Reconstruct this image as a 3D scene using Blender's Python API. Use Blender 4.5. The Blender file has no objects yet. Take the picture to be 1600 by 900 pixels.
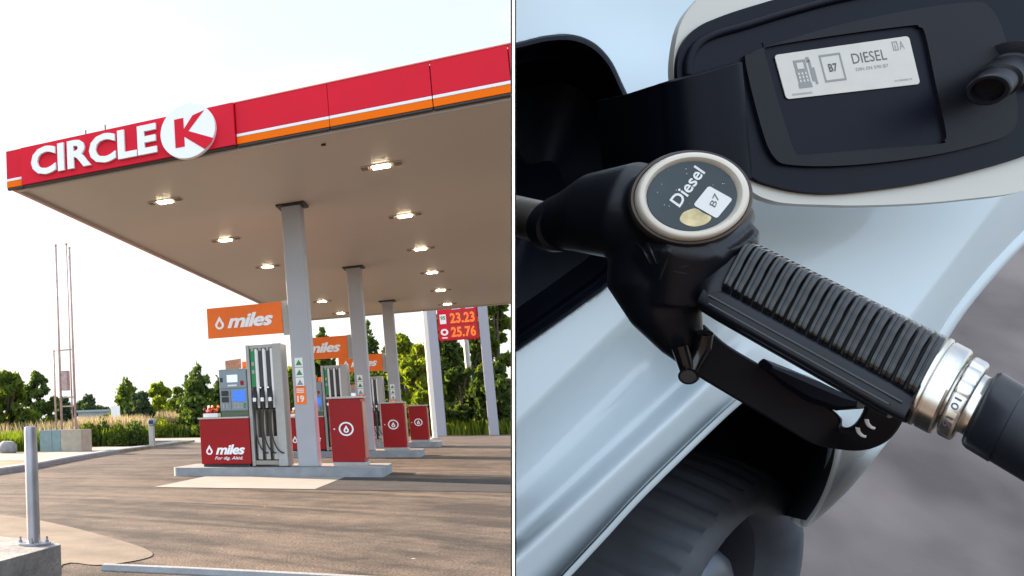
import bpy, bmesh, math, random
from mathutils import Vector, Matrix, Euler
from mathutils.geometry import tessellate_polygon
random.seed(7)
S = bpy.context.scene
COL = S.collection
PI = math.pi
# ------------------------------------------------------------------ camera
F = 1322.0; PX, PY = 0.0, 510.0           # focal length and principal point in photo pixels
CR = Matrix(((0.86155, 0.08327, 0.50079), (0.50697, -0.08943, -0.85731), (-0.02661, 0.99251, -0.11926)))
CO = Vector((0, 0, 1.0))
cam = bpy.data.objects.new('camera', bpy.data.cameras.new('camera')); COL.objects.link(cam)
cam.data.sensor_width = 36; cam.data.lens = F/1600*36
cam.data.shift_x = 0.5; cam.data.shift_y = 60/1600
cam.data.clip_start = 0.02; cam.data.clip_end = 3000
cam.matrix_world = Matrix.Translation(CO) @ CR.to_4x4()
S.camera = cam
# ------------------------------------------------------------------ sky and sun
SUN_EL, SUN_AZ = 20.0, -68.0               # azimuth from +Y, negative to the left
w = bpy.data.worlds.new("World"); S.world = w; w.use_nodes = True
nt = w.node_tree; nt.nodes.clear()
out = nt.nodes.new('ShaderNodeOutputWorld'); bg = nt.nodes.new('ShaderNodeBackground')
sky = nt.nodes.new('ShaderNodeTexSky'); sky.sky_type = 'NISHITA'; sky.sun_disc = False
sky.sun_elevation = math.radians(SUN_EL); sky.sun_rotation = math.radians(SUN_AZ)
sky.air_density = 1.0; sky.dust_density = 2.0; sky.ozone_density = 1.2
tc = nt.nodes.new('ShaderNodeTexCoord'); mp = nt.nodes.new('ShaderNodeMapping')
mp.inputs['Scale'].default_value = (1, 1, 3.0)
nz = nt.nodes.new('ShaderNodeTexNoise'); nz.inputs['Scale'].default_value = 3.1; nz.inputs['Detail'].default_value = 6
cr = nt.nodes.new('ShaderNodeValToRGB'); cr.color_ramp.elements[0].position = .44; cr.color_ramp.elements[1].position = .62
cr.color_ramp.elements[0].color = (.62, .62, .62, 1); cr.color_ramp.elements[1].color = (1, 1, 1, 1)
mx = nt.nodes.new('ShaderNodeMix'); mx.data_type = 'RGBA'
L = nt.links.new
L(tc.outputs['Generated'], mp.inputs['Vector']); L(mp.outputs[0], nz.inputs['Vector']); L(nz.outputs['Fac'], cr.inputs['Fac'])
dt = nt.nodes.new('ShaderNodeVectorMath'); dt.operation = 'DOT_PRODUCT'; dt.inputs[1].default_value = (-.45, .87, .18)
L(tc.outputs['Generated'], dt.inputs[0])
mr = nt.nodes.new('ShaderNodeMapRange'); mr.inputs['From Min'].default_value = -.25; mr.inputs['From Max'].default_value = .75; mr.inputs['To Min'].default_value = .25
L(dt.outputs['Value'], mr.inputs['Value'])
ml = nt.nodes.new('ShaderNodeMath'); ml.operation = 'MULTIPLY'; L(cr.outputs['Color'], ml.inputs[0]); L(mr.outputs[0], ml.inputs[1])
L(ml.outputs[0], mx.inputs['Factor']); L(sky.outputs[0], mx.inputs['A'])
mx.inputs['B'].default_value = (3.4, 3.45, 3.6, 1)       # thin bright cloud veil
# unseen pale blue cloud behind the camera, added to brighten the shaded car
d2 = nt.nodes.new('ShaderNodeVectorMath'); d2.operation = 'DOT_PRODUCT'; d2.inputs[1].default_value = (.20, -.76, .62)
L(tc.outputs['Generated'], d2.inputs[0])
r2 = nt.nodes.new('ShaderNodeMapRange'); r2.interpolation_type = 'SMOOTHSTEP'; r2.inputs['From Min'].default_value = .12; r2.inputs['From Max'].default_value = .80
L(d2.outputs['Value'], r2.inputs['Value'])
m2_ = nt.nodes.new('ShaderNodeMath'); m2_.operation = 'MULTIPLY'; L(r2.outputs[0], m2_.inputs[0]); L(cr.outputs['Color'], m2_.inputs[1])
mx2 = nt.nodes.new('ShaderNodeMix'); mx2.data_type = 'RGBA'; L(m2_.outputs[0], mx2.inputs['Factor']); L(mx.outputs['Result'], mx2.inputs['A'])
mx2.inputs['B'].default_value = (5.7, 6.6, 7.7, 1)
L(mx2.outputs['Result'], bg.inputs['Color']); bg.inputs['Strength'].default_value = 0.09
L(bg.outputs[0], out.inputs[0])
sl = bpy.data.lights.new('sun', 'SUN'); sl.energy = 5.0; sl.angle = math.radians(0.53); sl.color = (1.0, .78, .58)
so = bpy.data.objects.new('sun', sl); COL.objects.link(so)
az, el = math.radians(SUN_AZ), math.radians(SUN_EL)
tosun = Vector((math.sin(az)*math.cos(el), math.cos(az)*math.cos(el), math.sin(el)))
so.rotation_euler = tosun.to_track_quat('Z', 'Y').to_euler(); so.location = (-30, 20, 20)
S.view_settings.view_transform = 'Standard'; S.view_settings.look = 'None'
S.view_settings.exposure = 1.85; S.view_settings.gamma = 1
S.cycles.max_bounces = 8; S.cycles.transparent_max_bounces = 8
S.cycles.use_denoising = True

# ------------------------------------------------------------------ helpers
def cp(px, py, d):
    """real point seen at a photo pixel, d metres in front of the camera"""
    return CO + CR @ Vector(((px-PX)/F*d, -(py-PY)/F*d, -d))
def cdir(v): return (CR @ Vector(v)).normalized()
def gnd(px, py, z=0.0):
    r = CR @ Vector(((px-PX)/F, -(py-PY)/F, -1.0)); t = (z-CO.z)/r.z
    return CO + r*t
def depth_of(p): return -(CR.transposed() @ (Vector(p)-CO)).z

def mat(name, col, rough=.5, metal=0, bump=0, bscale=50, var=0, vscale=5, emit=None, es=1, spec=.5, coat=0, col2=None, vstretch=(1,1,1), detail=4):
    m = bpy.data.materials.new(name); m.use_nodes = True
    n = m.node_tree; b = n.nodes['Principled BSDF']
    b.inputs['Base Color'].default_value = (*col, 1); b.inputs['Roughness'].default_value = rough
    b.inputs['Metallic'].default_value = metal; b.inputs['Specular IOR Level'].default_value = spec
    b.inputs['Coat Weight'].default_value = coat; b.inputs['Coat Roughness'].default_value = .06
    if var or bump or col2:
        t = n.nodes.new('ShaderNodeTexCoord'); mpp = n.nodes.new('ShaderNodeMapping')
        mpp.inputs['Scale'].default_value = vstretch
        n.links.new(t.outputs['Object'], mpp.inputs[0])
    if var or col2:
        nn = n.nodes.new('ShaderNodeTexNoise'); nn.inputs['Scale'].default_value = vscale; nn.inputs['Detail'].default_value = detail
        n.links.new(mpp.outputs[0], nn.inputs['Vector'])
        r = n.nodes.new('ShaderNodeValToRGB'); r.color_ramp.elements[0].position = .32; r.color_ramp.elements[1].position = .68
        c2 = col2 if col2 else tuple(min(1, c*(1+var)) for c in col)
        c1 = col if col2 else tuple(c*(1-var) for c in col)
        r.color_ramp.elements[0].color = (*c1, 1); r.color_ramp.elements[1].color = (*c2, 1)
        n.links.new(nn.outputs['Fac'], r.inputs['Fac']); n.links.new(r.outputs['Color'], b.inputs['Base Color'])
        rr = n.nodes.new('ShaderNodeMapRange'); rr.inputs['To Min'].default_value = max(.02, rough-.07); rr.inputs['To Max'].default_value = min(1, rough+.07)
        n.links.new(nn.outputs['Fac'], rr.inputs['Value']); n.links.new(rr.outputs[0], b.inputs['Roughness'])
    if bump:
        nb = n.nodes.new('ShaderNodeTexNoise'); nb.inputs['Scale'].default_value = bscale; nb.inputs['Detail'].default_value = 5
        n.links.new(t.outputs['Object'], nb.inputs['Vector'])
        bp = n.nodes.new('ShaderNodeBump'); bp.inputs['Strength'].default_value = bump; bp.inputs['Distance'].default_value = .02 if bscale < 200 else .002
        n.links.new(nb.outputs['Fac'], bp.inputs['Height']); n.links.new(bp.outputs[0], b.inputs['Normal'])
    if emit:
        b.inputs['Emission Color'].default_value = (*emit, 1); b.inputs['Emission Strength'].default_value = es
    return m

class MB:
    def __init__(s): s.v = []; s.f = []; s.m = []; s.sm = []; s.mats = []
    def mi(s, m):
        if m not in s.mats: s.mats.append(m)
        return s.mats.index(m)
    def add(s, vs, fs, m, smooth=False):
        o = len(s.v); s.v += [Vector(x) for x in vs]; k = s.mi(m)
        for f in fs: s.f.append([i+o for i in f]); s.m.append(k); s.sm.append(smooth)
        return s
    def box(s, x0, x1, y0, y1, z0, z1, m, M=None):
        vs = [Vector((x, y, z)) for z in (z0, z1) for y in (y0, y1) for x in (x0, x1)]
        if M is not None: vs = [M @ v for v in vs]
        return s.add(vs, [(0,2,3,1),(4,5,7,6),(0,1,5,4),(2,6,7,3),(0,4,6,2),(1,3,7,5)], m)
    def prism(s, front, back, m, holes=(), smooth_side=False):
        """front/back: matching loops of 3-D points; holes: list of (front, back)"""
        loops = [front]+[h[0] for h in holes]; backs = [back]+[h[1] for h in holes]
        for src, flip in ((loops, False), (backs, True)):
            n_ = sum((Vector(src[0][i]) - Vector(src[0][0])).cross(Vector(src[0][i+1]) - Vector(src[0][0])) for i in range(1, len(src[0])-1)) if False else None
            fl = [p for l in src for p in l]
            tri = tessellate_polygon([[Vector(p) for p in l] for l in src])
            s.add(fl, [tuple(reversed(t)) if flip else tuple(t) for t in tri], m)
        for a, b in zip(loops, backs):
            n = len(a); s.add(list(a)+list(b), [(i, (i+1) % n, n+(i+1) % n, n+i) for i in range(n)], m, smooth_side)
        return s
    def rings(s, rings, m, closed=True, cap0=True, cap1=True, smooth=True):
        n = len(rings[0]); vs = [p for r in rings for p in r]; fs = []
        for k in range(len(rings)-1):
            for i in range(n if closed else n-1):
                j = (i+1) % n; fs.append((k*n+i, k*n+j, (k+1)*n+j, (k+1)*n+i))
        s.add(vs, fs, m, smooth)
        o = len(s.v)-len(vs)
        if cap0: s.f.append([o+i for i in reversed(range(n))]); s.m.append(s.mi(m)); s.sm.append(False)
        if cap1: s.f.append([o+(len(rings)-1)*n+i for i in range(n)]); s.m.append(s.mi(m)); s.sm.append(False)
        return s
    def lathe(s, o, ax, prof, m, n=48, smooth=True, cap0=True, cap1=True):
        o = Vector(o); ax = Vector(ax).normalized(); u = ax.orthogonal().normalized(); v = ax.cross(u)
        R = [[o+ax*h+(u*math.cos(a)+v*math.sin(a))*r for a in [2*PI*i/n for i in range(n)]] for h, r in prof]
        return s.rings(R, m, cap0=cap0, cap1=cap1, smooth=smooth)
    def tube(s, path, r, m, n=12, cap=True):
        path = [Vector(p) for p in path]; R = []
        rr = r if isinstance(r, (list, tuple)) else [r]*len(path)
        t = (path[1]-path[0]).normalized(); u = t.orthogonal().normalized()
        for i, p in enumerate(path):
            a = path[max(0, i-1)]; b = path[min(len(path)-1, i+1)]; t = (b-a).normalized()
            u = (u - t*u.dot(t)).normalized(); v = t.cross(u)
            R.append([p+(u*math.cos(q)+v*math.sin(q))*rr[i] for q in [2*PI*k/n for k in range(n)]])
        return s.rings(R, m, cap0=cap, cap1=cap)
    def ribbon(s, path, ups, wid, th, m, smooth=True):
        """flat bar swept along a path; ups = direction of its width"""
        path = [Vector(p) for p in path]; R = []
        for i, p in enumerate(path):
            t = (path[min(len(path)-1, i+1)]-path[max(0, i-1)]).normalized()
            u = Vector(ups[i] if isinstance(ups, list) else ups); u = (u-t*u.dot(t)).normalized(); v = t.cross(u)
            W = (wid[i] if isinstance(wid, (list, tuple)) else wid)/2; T = (th[i] if isinstance(th, (list, tuple)) else th)/2
            c = min(W, T)*.5
            R.append([p+u*a+v*b for a, b in ((W, T-c), (W-c, T), (-W+c, T), (-W, T-c), (-W, -T+c), (-W+c, -T), (W-c, -T), (W, -T+c))])
        return s.rings(R, m, smooth=smooth)
    def build(s, name, parent=None, bevel=0, segs=2, flat_angle=None, recalc=True, origin=None):
        me = bpy.data.meshes.new(name)
        org = Vector(origin) if origin is not None else Vector((0, 0, 0))
        me.from_pydata([tuple(v-org) for v in s.v], [], s.f)
        for m in s.mats: me.materials.append(m)
        for p, k, sm in zip(me.polygons, s.m, s.sm): p.material_index = k; p.use_smooth = sm
        if recalc:
            bm = bmesh.new(); bm.from_mesh(me); bmesh.ops.remove_doubles(bm, verts=bm.verts, dist=1e-6)
            bmesh.ops.recalc_face_normals(bm, faces=bm.faces)
            for e_ in bm.edges:
                if len(e_.link_faces) == 2 and e_.calc_face_angle(0) > math.radians(38): e_.smooth = False
            bm.to_mesh(me); bm.free()
        o = bpy.data.objects.new(name, me); COL.objects.link(o); o.location = org
        if parent is not None:
            o.parent = parent; o.matrix_parent_inverse = Matrix.Translation(-parent_loc(parent))
        if bevel:
            b = o.modifiers.new('bevel', 'BEVEL'); b.width = bevel; b.segments = segs; b.limit_method = 'ANGLE'; b.angle_limit = math.radians(35); b.harden_normals = False
            for p in me.polygons: p.use_smooth = p.use_smooth
        return o

def parent_loc(p):
    v = Vector(p.location)
    while p.parent is not None:
        p2 = p.parent
        if p.matrix_parent_inverse != Matrix.Identity(4): v = v + p.matrix_parent_inverse.translation
        v = v + Vector(p2.location); p = p2
    return v

def tag(o, label=None, cat=None, group=None, kind=None):
    if label: o['label'] = label
    if cat: o['category'] = cat
    if group: o['group'] = group
    if kind: o['kind'] = kind
    return o
def empty(name, loc, label, cat, group=None):
    o = bpy.data.objects.new(name, None); COL.objects.link(o); o.location = loc; o.empty_display_size = .1
    return tag(o, label, cat, group)
def copy_tree(o, parent=None, off=None):
    c = o.copy(); COL.objects.link(c)
    if parent is not None:
        c.parent = parent; c.matrix_parent_inverse = o.matrix_parent_inverse.copy()
    if off is not None: c.location = c.location+Vector(off)
    for ch in [x for x in bpy.data.objects if x.parent == o]: copy_tree(ch, c)
    return c

def text_geo(body, shear=0, offset=0, spacing=1.0):
    cu = bpy.data.curves.new('t', 'FONT'); cu.body = body; cu.shear = shear; cu.offset = offset; cu.space_character = spacing
    cu.resolution_u = 3; cu.fill_mode = 'FRONT'; cu.extrude = 0
    o = bpy.data.objects.new('t', cu); COL.objects.link(o)
    dg = bpy.context.evaluated_depsgraph_get(); dg.update()
    me = o.evaluated_get(dg).to_mesh()
    v = [x.co.copy() for x in me.vertices]; f = [tuple(p.vertices) for p in me.polygons]
    o.to_mesh_clear(); bpy.data.objects.remove(o); bpy.data.curves.remove(cu)
    x0 = min(a.x for a in v); x1 = max(a.x for a in v); y0 = min(a.y for a in v); y1 = max(a.y for a in v)
    return [((a.x-x0)/(x1-x0), (a.y-y0)/(y1-y0)) for a in v], f
def put2d(mb, geo, o, u, v, m, n=Vector((0, 0, 0)), th=0):
    """2-D geometry (0..1 box) onto origin o with full width u and height v, lifted by n; th gives it depth"""
    vs, fs = geo; o, u, v, n = Vector(o), Vector(u), Vector(v), Vector(n)
    top = [o+u*a+v*b+n for a, b in vs]
    mb.add(top, fs, m)
    if th:
        k = len(top); from collections import Counter
        ed = Counter()
        for f in fs:
            for i in range(len(f)): ed[tuple(sorted((f[i], f[(i+1) % len(f)])))] += 1
        back = [p-n.normalized()*th for p in top]
        mb.add(top+back, [(a, b, b+k, a+k) for (a, b), c in ed.items() if c == 1], m)
def poly2d(pts):
    t = tessellate_polygon([[Vector((a, b, 0)) for a, b in pts]]); return pts, [tuple(x) for x in t]
def ring2d(cx, cy, r0, r1, n=40, rx=1, ry=1):
    vs = []; fs = []
    for i in range(n):
        a = 2*PI*i/n; vs += [(cx+math.cos(a)*r0*rx, cy+math.sin(a)*r0*ry), (cx+math.cos(a)*r1*rx, cy+math.sin(a)*r1*ry)]
    for i in range(n):
        j = (i+1) % n; fs.append((2*i, 2*i+1, 2*j+1, 2*j))
    return vs, fs
def disc2d(cx, cy, r, n=40): return [(cx+math.cos(2*PI*i/n)*r, cy+math.sin(2*PI*i/n)*r) for i in range(n)], [tuple(range(n))]
def drop2d(cx, cy, r):
    pts = []
    for i in range(28):
        a = -PI*1.22+ (PI*1.44)*i/27 if False else -PI*.5 + (i/27-.5)*PI*1.5
        pts.append((cx+math.cos(a)*r, cy+math.sin(a)*r))
    pts.append((cx+r*.05, cy+r*2.0))
    return pts
def sloop(pts, n=6, closed=True):
    """Catmull-Rom through pixel points"""
    P = [tuple(p) for p in pts]; N = len(P); out = []
    for i in range(N if closed else N-1):
        g = (lambda k: P[k % N]) if closed else (lambda k: P[max(0, min(N-1, k))])
        p0, p1, p2, p3 = g(i-1), g(i), g(i+1), g(i+2)
        for j in range(n):
            t = j/n
            out.append(tuple(.5*((2*b)+(-a+c)*t+(2*a-5*b+4*c-d)*t*t+(-a+3*b-3*c+d)*t**3) for a, b, c, d in zip(p0, p1, p2, p3)))
    if not closed: out.append(P[-1])
    return out

# ------------------------------------------------------------------ materials
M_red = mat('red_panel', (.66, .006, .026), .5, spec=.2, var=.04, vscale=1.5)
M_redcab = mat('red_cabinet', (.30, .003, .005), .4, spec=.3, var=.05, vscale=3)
M_orange = mat('orange_stripe', (.88, .16, .004), .7, spec=.1)
M_osign = mat('orange_sign', (.88, .18, .03), .5, spec=.2, var=.08, vscale=2)
M_white = mat('white_paint', (.8, .8, .8), .4)
M_letter = mat('white_acrylic', (.86, .88, .9), .3)
M_trim = mat('pale_metal_trim', (.48, .44, .40), .45)
M_soffit = mat('soffit_sheet', (.53, .475, .425), .42, var=.04, vscale=.6, vstretch=(1, .3, 1))
M_roof = mat('roof_sheet', (.35, .35, .35), .6)
M_col = mat('column_paint', (.36, .37, .40), .42, var=.05, vscale=2)
M_dark = mat('dark_recess', (.02, .02, .022), .5)
M_kerb = mat('kerb_concrete', (.27, .285, .30), .85, bump=.25, bscale=40, var=.12, vscale=6)
M_conc = mat('pale_concrete', (.28, .265, .24), .9, bump=.2, bscale=30, var=.15, vscale=3)
M_block = mat('block_concrete', (.23, .235, .24), .9, bump=.5, bscale=25, var=.22, vscale=7)
M_steel = mat('galvanised_steel', (.36, .37, .41), .42, metal=.75, var=.12, vscale=9)
M_grey = mat('grey_housing', (.22, .28, .31), .4, var=.05, vscale=8)
M_lgrey = mat('light_grey_housing', (.38, .38, .36), .45, var=.05, vscale=8)
M_beige = mat('beige_panel', (.32, .29, .24), .45)
M_green = mat('green_panel', (.01, .24, .075), .4)
M_black = mat('black_rubber', (.015, .015, .016), .5)
M_blue = mat('blue_screen', (.03, .12, .45), .2, emit=(.03, .16, .8), es=.22)
M_lscreen = mat('lit_screen', (.6, .7, .8), .2, emit=(.7, .8, .9), es=.15)
M_lamp = mat('lamp_glass', (.9, .9, .8), .3, emit=(1, .82, .55), es=9)
M_rust = mat('rusty_pink_steel', (.36, .27, .25), .6, var=.2, vscale=6)
M_led = mat('orange_led', (.5, .08, .01), .6, emit=(1, .13, .01), es=.32)
M_ledbg = mat('led_board', (.22, .008, .006), .6, emit=(.8, .03, .01), es=.05)
M_sticker = mat('white_sticker', (.78, .78, .74), .5)
M_bark = mat('bark', (.07, .055, .04), .9, var=.3, vscale=8)
M_glass = mat('dark_glass', (.02, .025, .03), .08)
M_silver = mat('silver_car_paint', (.5, .5, .5), .3, metal=.4)
M_hut = mat('hut_cladding', (.25, .28, .28), .6, var=.15, vscale=2)

def leaf_mat(name, c1, c2, tr, tint=(1.6, 1.7, .6)):
    m = bpy.data.materials.new(name); m.use_nodes = True; n = m.node_tree; n.nodes.clear()
    o = n.nodes.new('ShaderNodeOutputMaterial'); d = n.nodes.new('ShaderNodeBsdfDiffuse'); t = n.nodes.new('ShaderNodeBsdfTranslucent')
    mxx = n.nodes.new('ShaderNodeMixShader'); mxx.inputs[0].default_value = tr
    g = n.nodes.new('ShaderNodeNewGeometry'); r = n.nodes.new('ShaderNodeValToRGB')
    r.color_ramp.elements[0].color = (*c1, 1); r.color_ramp.elements[1].color = (*c2, 1)
    n.links.new(g.outputs['Random Per Island'], r.inputs[0]); n.links.new(r.outputs[0], d.inputs[0])
    mu = n.nodes.new('ShaderNodeMix'); mu.data_type = 'RGBA'; mu.blend_type = 'MULTIPLY'; mu.inputs['Factor'].default_value = 1
    n.links.new(r.outputs[0], mu.inputs['A']); mu.inputs['B'].default_value = (*tint, 1)
    n.links.new(mu.outputs['Result'], t.inputs[0])
    n.links.new(d.outputs[0], mxx.inputs[1]); n.links.new(t.outputs[0], mxx.inputs[2]); n.links.new(mxx.outputs[0], o.inputs[0])
    return m
M_leaf = leaf_mat('leaf_mid_green', (.045, .075, .02), (.13, .17, .035), .45)
M_leafd = leaf_mat('leaf_dark_green', (.034, .058, .022), (.095, .135, .04), .4)
M_leafy = leaf_mat('leaf_yellow_green', (.09, .13, .02), (.22, .26, .04), .5)
M_leafb = leaf_mat('leaf_blue_green', (.03, .05, .03), (.08, .11, .06), .35)
M_grass = leaf_mat('grass_green', (.05, .09, .015), (.16, .20, .04), .5)
M_straw = leaf_mat('grass_straw', (.30, .24, .12), (.50, .45, .32), .4, (1.1, 1.0, .8))

# asphalt with brushed, worn streaks
def asphalt():
    m = bpy.data.materials.new('asphalt'); m.use_nodes = True; n = m.node_tree; b = n.nodes['Principled BSDF']; lk = n.links.new
    t = n.nodes.new('ShaderNodeTexCoord')
    def N(ty, **kw):
        x = n.nodes.new(ty)
        for k_, v_ in kw.items(): setattr(x, k_, v_)
        return x
    def noise(vec, sc, det=5, dist=0):
        x = N('ShaderNodeTexNoise'); x.inputs['Scale'].default_value = sc; x.inputs['Detail'].default_value = det; x.inputs['Distortion'].default_value = dist; lk(vec, x.inputs['Vector']); return x.outputs['Fac']
    def math_(op, p, q_=None):
        x = N('ShaderNodeMath', operation=op)
        for i_, v_ in enumerate((p, q_)):
            if v_ is None: continue
            if isinstance(v_, (int, float)): x.inputs[i_].default_value = v_
            else: lk(v_, x.inputs[i_])
        return x.outputs[0]
    # tyre sweeps: marks drawn out along arcs about two turning centres
    def arcs(cx, cy, sr, sa, sc):
        sp = N('ShaderNodeSeparateXYZ'); lk(t.outputs['Object'], sp.inputs[0])
        X = math_('SUBTRACT', sp.outputs[0], cx); Y = math_('SUBTRACT', sp.outputs[1], cy)
        r_ = math_('SQRT', math_('ADD', math_('MULTIPLY', X, X), math_('MULTIPLY', Y, Y))); th = math_('ARCTAN2', Y, X)
        cb = N('ShaderNodeCombineXYZ'); lk(math_('MULTIPLY', r_, sr), cb.inputs[0]); lk(math_('MULTIPLY', th, sa), cb.inputs[1])
        return noise(cb.outputs[0], sc, 6, .5)
    a1 = arcs(-6.5, -3.5, 1.5, 1.6, 1.4); a2 = arcs(4.5, 24.0, .8, 3.0, 1.3)
    iso = noise(t.outputs['Object'], .55, 7, 1.0); iso2 = noise(t.outputs['Object'], 4.0, 6, .3)
    su = math_('ADD', math_('ADD', math_('MULTIPLY', a1, .40), math_('MULTIPLY', a2, .14)), math_('ADD', math_('MULTIPLY', iso, .26), math_('MULTIPLY', iso2, .20)))
    r = n.nodes.new('ShaderNodeValToRGB'); r.color_ramp.elements[0].position = .43; r.color_ramp.elements[1].position = .585
    r.color_ramp.elements[0].color = (.030, .022, .017, 1); r.color_ramp.elements[1].color = (.140, .104, .077, 1)
    lk(su, r.inputs[0])
    f = n.nodes.new('ShaderNodeTexNoise'); f.inputs['Scale'].default_value = 55; f.inputs['Detail'].default_value = 3; lk(t.outputs['Object'], f.inputs['Vector'])
    vo = n.nodes.new('ShaderNodeTexVoronoi'); vo.inputs['Scale'].default_value = 2.2; lk(t.outputs['Object'], vo.inputs['Vector'])
    lt = n.nodes.new('ShaderNodeMath'); lt.operation = 'LESS_THAN'; lt.inputs[1].default_value = .035; lk(vo.outputs['Distance'], lt.inputs[0])
    mr = n.nodes.new('ShaderNodeMapRange'); mr.inputs['From Min'].default_value = .3; mr.inputs['From Max'].default_value = .7; mr.inputs['To Min'].default_value = .45; mr.inputs['To Max'].default_value = 1.6; lk(f.outputs['Fac'], mr.inputs['Value'])
    mu = n.nodes.new('ShaderNodeMix'); mu.data_type = 'RGBA'; mu.blend_type = 'MULTIPLY'; mu.inputs['Factor'].default_value = 1
    lk(r.outputs[0], mu.inputs['A']); lk(mr.outputs[0], mu.inputs['B'])
    m2 = n.nodes.new('ShaderNodeMix'); m2.data_type = 'RGBA'; lk(lt.outputs[0], m2.inputs['Factor']); lk(mu.outputs['Result'], m2.inputs['A']); m2.inputs['B'].default_value = (.4, .38, .35, 1)
    lk(m2.outputs['Result'], b.inputs['Base Color']); b.inputs['Roughness'].default_value = .72
    bp = n.nodes.new('ShaderNodeBump'); bp.inputs['Strength'].default_value = .6; bp.inputs['Distance'].default_value = .012; lk(f.outputs['Fac'], bp.inputs['Height']); lk(bp.outputs[0], b.inputs['Normal'])
    return m
M_asph = asphalt()

# ------------------------------------------------------------------ setting
def sheet(name, pts, z, m, th=0):
    mb = MB(); top = [Vector((x, y, z)) for x, y in pts]
    if th: mb.prism(top, [p-Vector((0, 0, th)) for p in top], m)
    else: mb.add(top, [tuple(t) for t in tessellate_polygon([top])], m)
    o = mb.build(name)
    if not th:
        for p in o.data.polygons:
            if p.normal.z < 0: p.flip()
    return tag(o, kind='structure')
sheet('ground', [(-900, -300), (900, -300), (900, 1500), (-900, 1500)], 0, mat('field', (.16, .15, .08), .95, var=.3, vscale=.2))
sheet('forecourt', [(-16, -12), (40, -12), (40, 56), (-14.5, 49), (-13.2, 40), (-11.6, 28), (-10.6, 21), (-9.6, 17), (-9.2, 12), (-16, 8)], .004, M_asph)
sheet('road', [(-60, 46), (-13.6, 41), (-10, 52), (-15, 70), (-60, 75)], .008, mat('road_surface', (.26, .24, .22), .9, var=.12, vscale=.5))
sheet('verge', [(-80, 10), (-9.3, 12), (-9.7, 17), (-10.7, 21), (-11.75, 28), (-13.35, 40), (-14, 44), (-60, 46)], .10, mat('verge_soil', (.20, .17, .11), .95, var=.3, vscale=1.2), th=.12)
sheet('pavement', [(-40, 18), (-10.9, 20.6), (-11.9, 27), (-13.4, 38), (-14.9, 38), (-14.2, 29.5), (-13.6, 26), (-40, 25)], .104, M_conc)
sheet('concrete_slab', [(-4.8, 12.9), (-2.38, 12.9), (-2.38, 15.70), (-4.8, 15.70)], .012, mat('pad_concrete', (.30, .285, .26), .85, bump=.1, bscale=40, var=.06, vscale=2))
sheet('asphalt_shadow_patch', [(-2.372, 12.86), (7, 12.7), (7, 15.35), (-1.9, 15.45), (-2.372, 15.5)], .009, mat('shaded_dark_asphalt', (.030, .028, .030), .85, bump=.4, bscale=60, var=.3, vscale=3))  # darker asphalt strip; its tone also stands in for the island's shadow
sheet('concrete_apron', [tuple(gnd(*p))[:2] for p in sloop([(-260, 822), (-120, 803), (0, 806), (80, 818), (160, 838), (222, 857), (238, 870), (200, 880), (150, 885), (98, 884), (60, 930), (-200, 1000)], 4)], .010, mat('apron_concrete', (.17, .138, .108), .9, bump=.2, bscale=30, var=.2, vscale=2.5))
# kerbs along the left edge of the forecourt
def kerb_line(name, pts, wd, h, m, z0=0):
    mb = MB(); path = [Vector((x, y, 0)) for x, y in pts]; R = []
    for i, p in enumerate(path):
        t = (path[min(len(path)-1, i+1)]-path[max(0, i-1)]).normalized(); nn = Vector((-t.y, t.x, 0))
        R.append([p+nn*a+Vector((0, 0, z0+b)) for a, b in ((0, -.05), (0, h-.03), (.03, h), (wd, h), (wd, -.05))])
    mb.rings(R, m, smooth=False)
    return tag(mb.build(name), kind='structure')
kerb_line('kerb', sloop([(-9.0, 10), (-9.3, 14), (-9.75, 18), (-10.75, 22.5), (-11.9, 29), (-13.2, 38), (-14.3, 41.5), (-18, 43.4)], 5, False), .32, .135, M_kerb)
kerb_line('kerb', [(-2.46, 5.50), (-1.9, 5.56), (-1.0, 5.62), (1.5, 5.7)], .10, .03, M_kerb, .012)

# ------------------------------------------------------------------ canopy
cx0, cx1, cy0, cy1 = -6.70, .72, 12.2, 35.4
can = empty('canopy', (-3.04, 23.8, 0), 'large flat station canopy with red edge band, white and orange stripes and warm ceiling lamps', 'canopy')
mb = MB(); mb.box(cx0+.02, cx1-.02, cy0+.04, cy1-.04, 5.0, 5.06, M_soffit); mb.build('soffit', can)
mb = MB(); mb.box(cx0+.06, cx1-.06, cy0+.06, cy1-.06, 5.064, 5.45, M_roof)
for i, (x, zz) in enumerate([(-5.55, 5.88), (-5.2, 5.9), (-5.72, 5.78), (-4.88, 5.8)]): mb.tube([(x, 12.5, 5.4), (x, 12.5, zz)], .012, M_dark, 6)
mb.build('roof', can)
mb = MB()
mb.box(cx0-.02, cx1+.02, cy0-.02, cy0+.04, 4.945, 5.02, M_trim); mb.box(cx0-.02, cx0+.02, cy0+.042, cy1, 4.945, 5.02, M_trim)
mb.box(cx0+.022, cx1+.02, cy1-.04, cy1+.02, 4.945, 5.02, M_trim)
mb.build('soffit_trim', can, bevel=.008)
fy = 12.08
def fascia(x0, x1, stripes=True, y=fy, lz=5.63):
    mb = MB()
    if stripes:
        mb.box(x0, x1, y, y+.09, 5.165, lz, M_red); mb.box(x0, x1, y-.004, y+.09, 5.118, 5.163, M_white); mb.box(x0, x1, y, y+.09, 5.01, 5.116, M_orange)
    else:
        mb.box(x0, x1, y-.07, y+.09, 4.99, lz, M_red); mb.box(x0+.01, x1-.01, y-.05, y+.08, 4.975, 4.988, M_dark)
    mb.box(x0+.004, x1-.004, y+.01, y+.08, 4.975, 5.008, M_dark) if stripes else None
    return mb.build('fascia_panel', can, bevel=.006)
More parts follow.
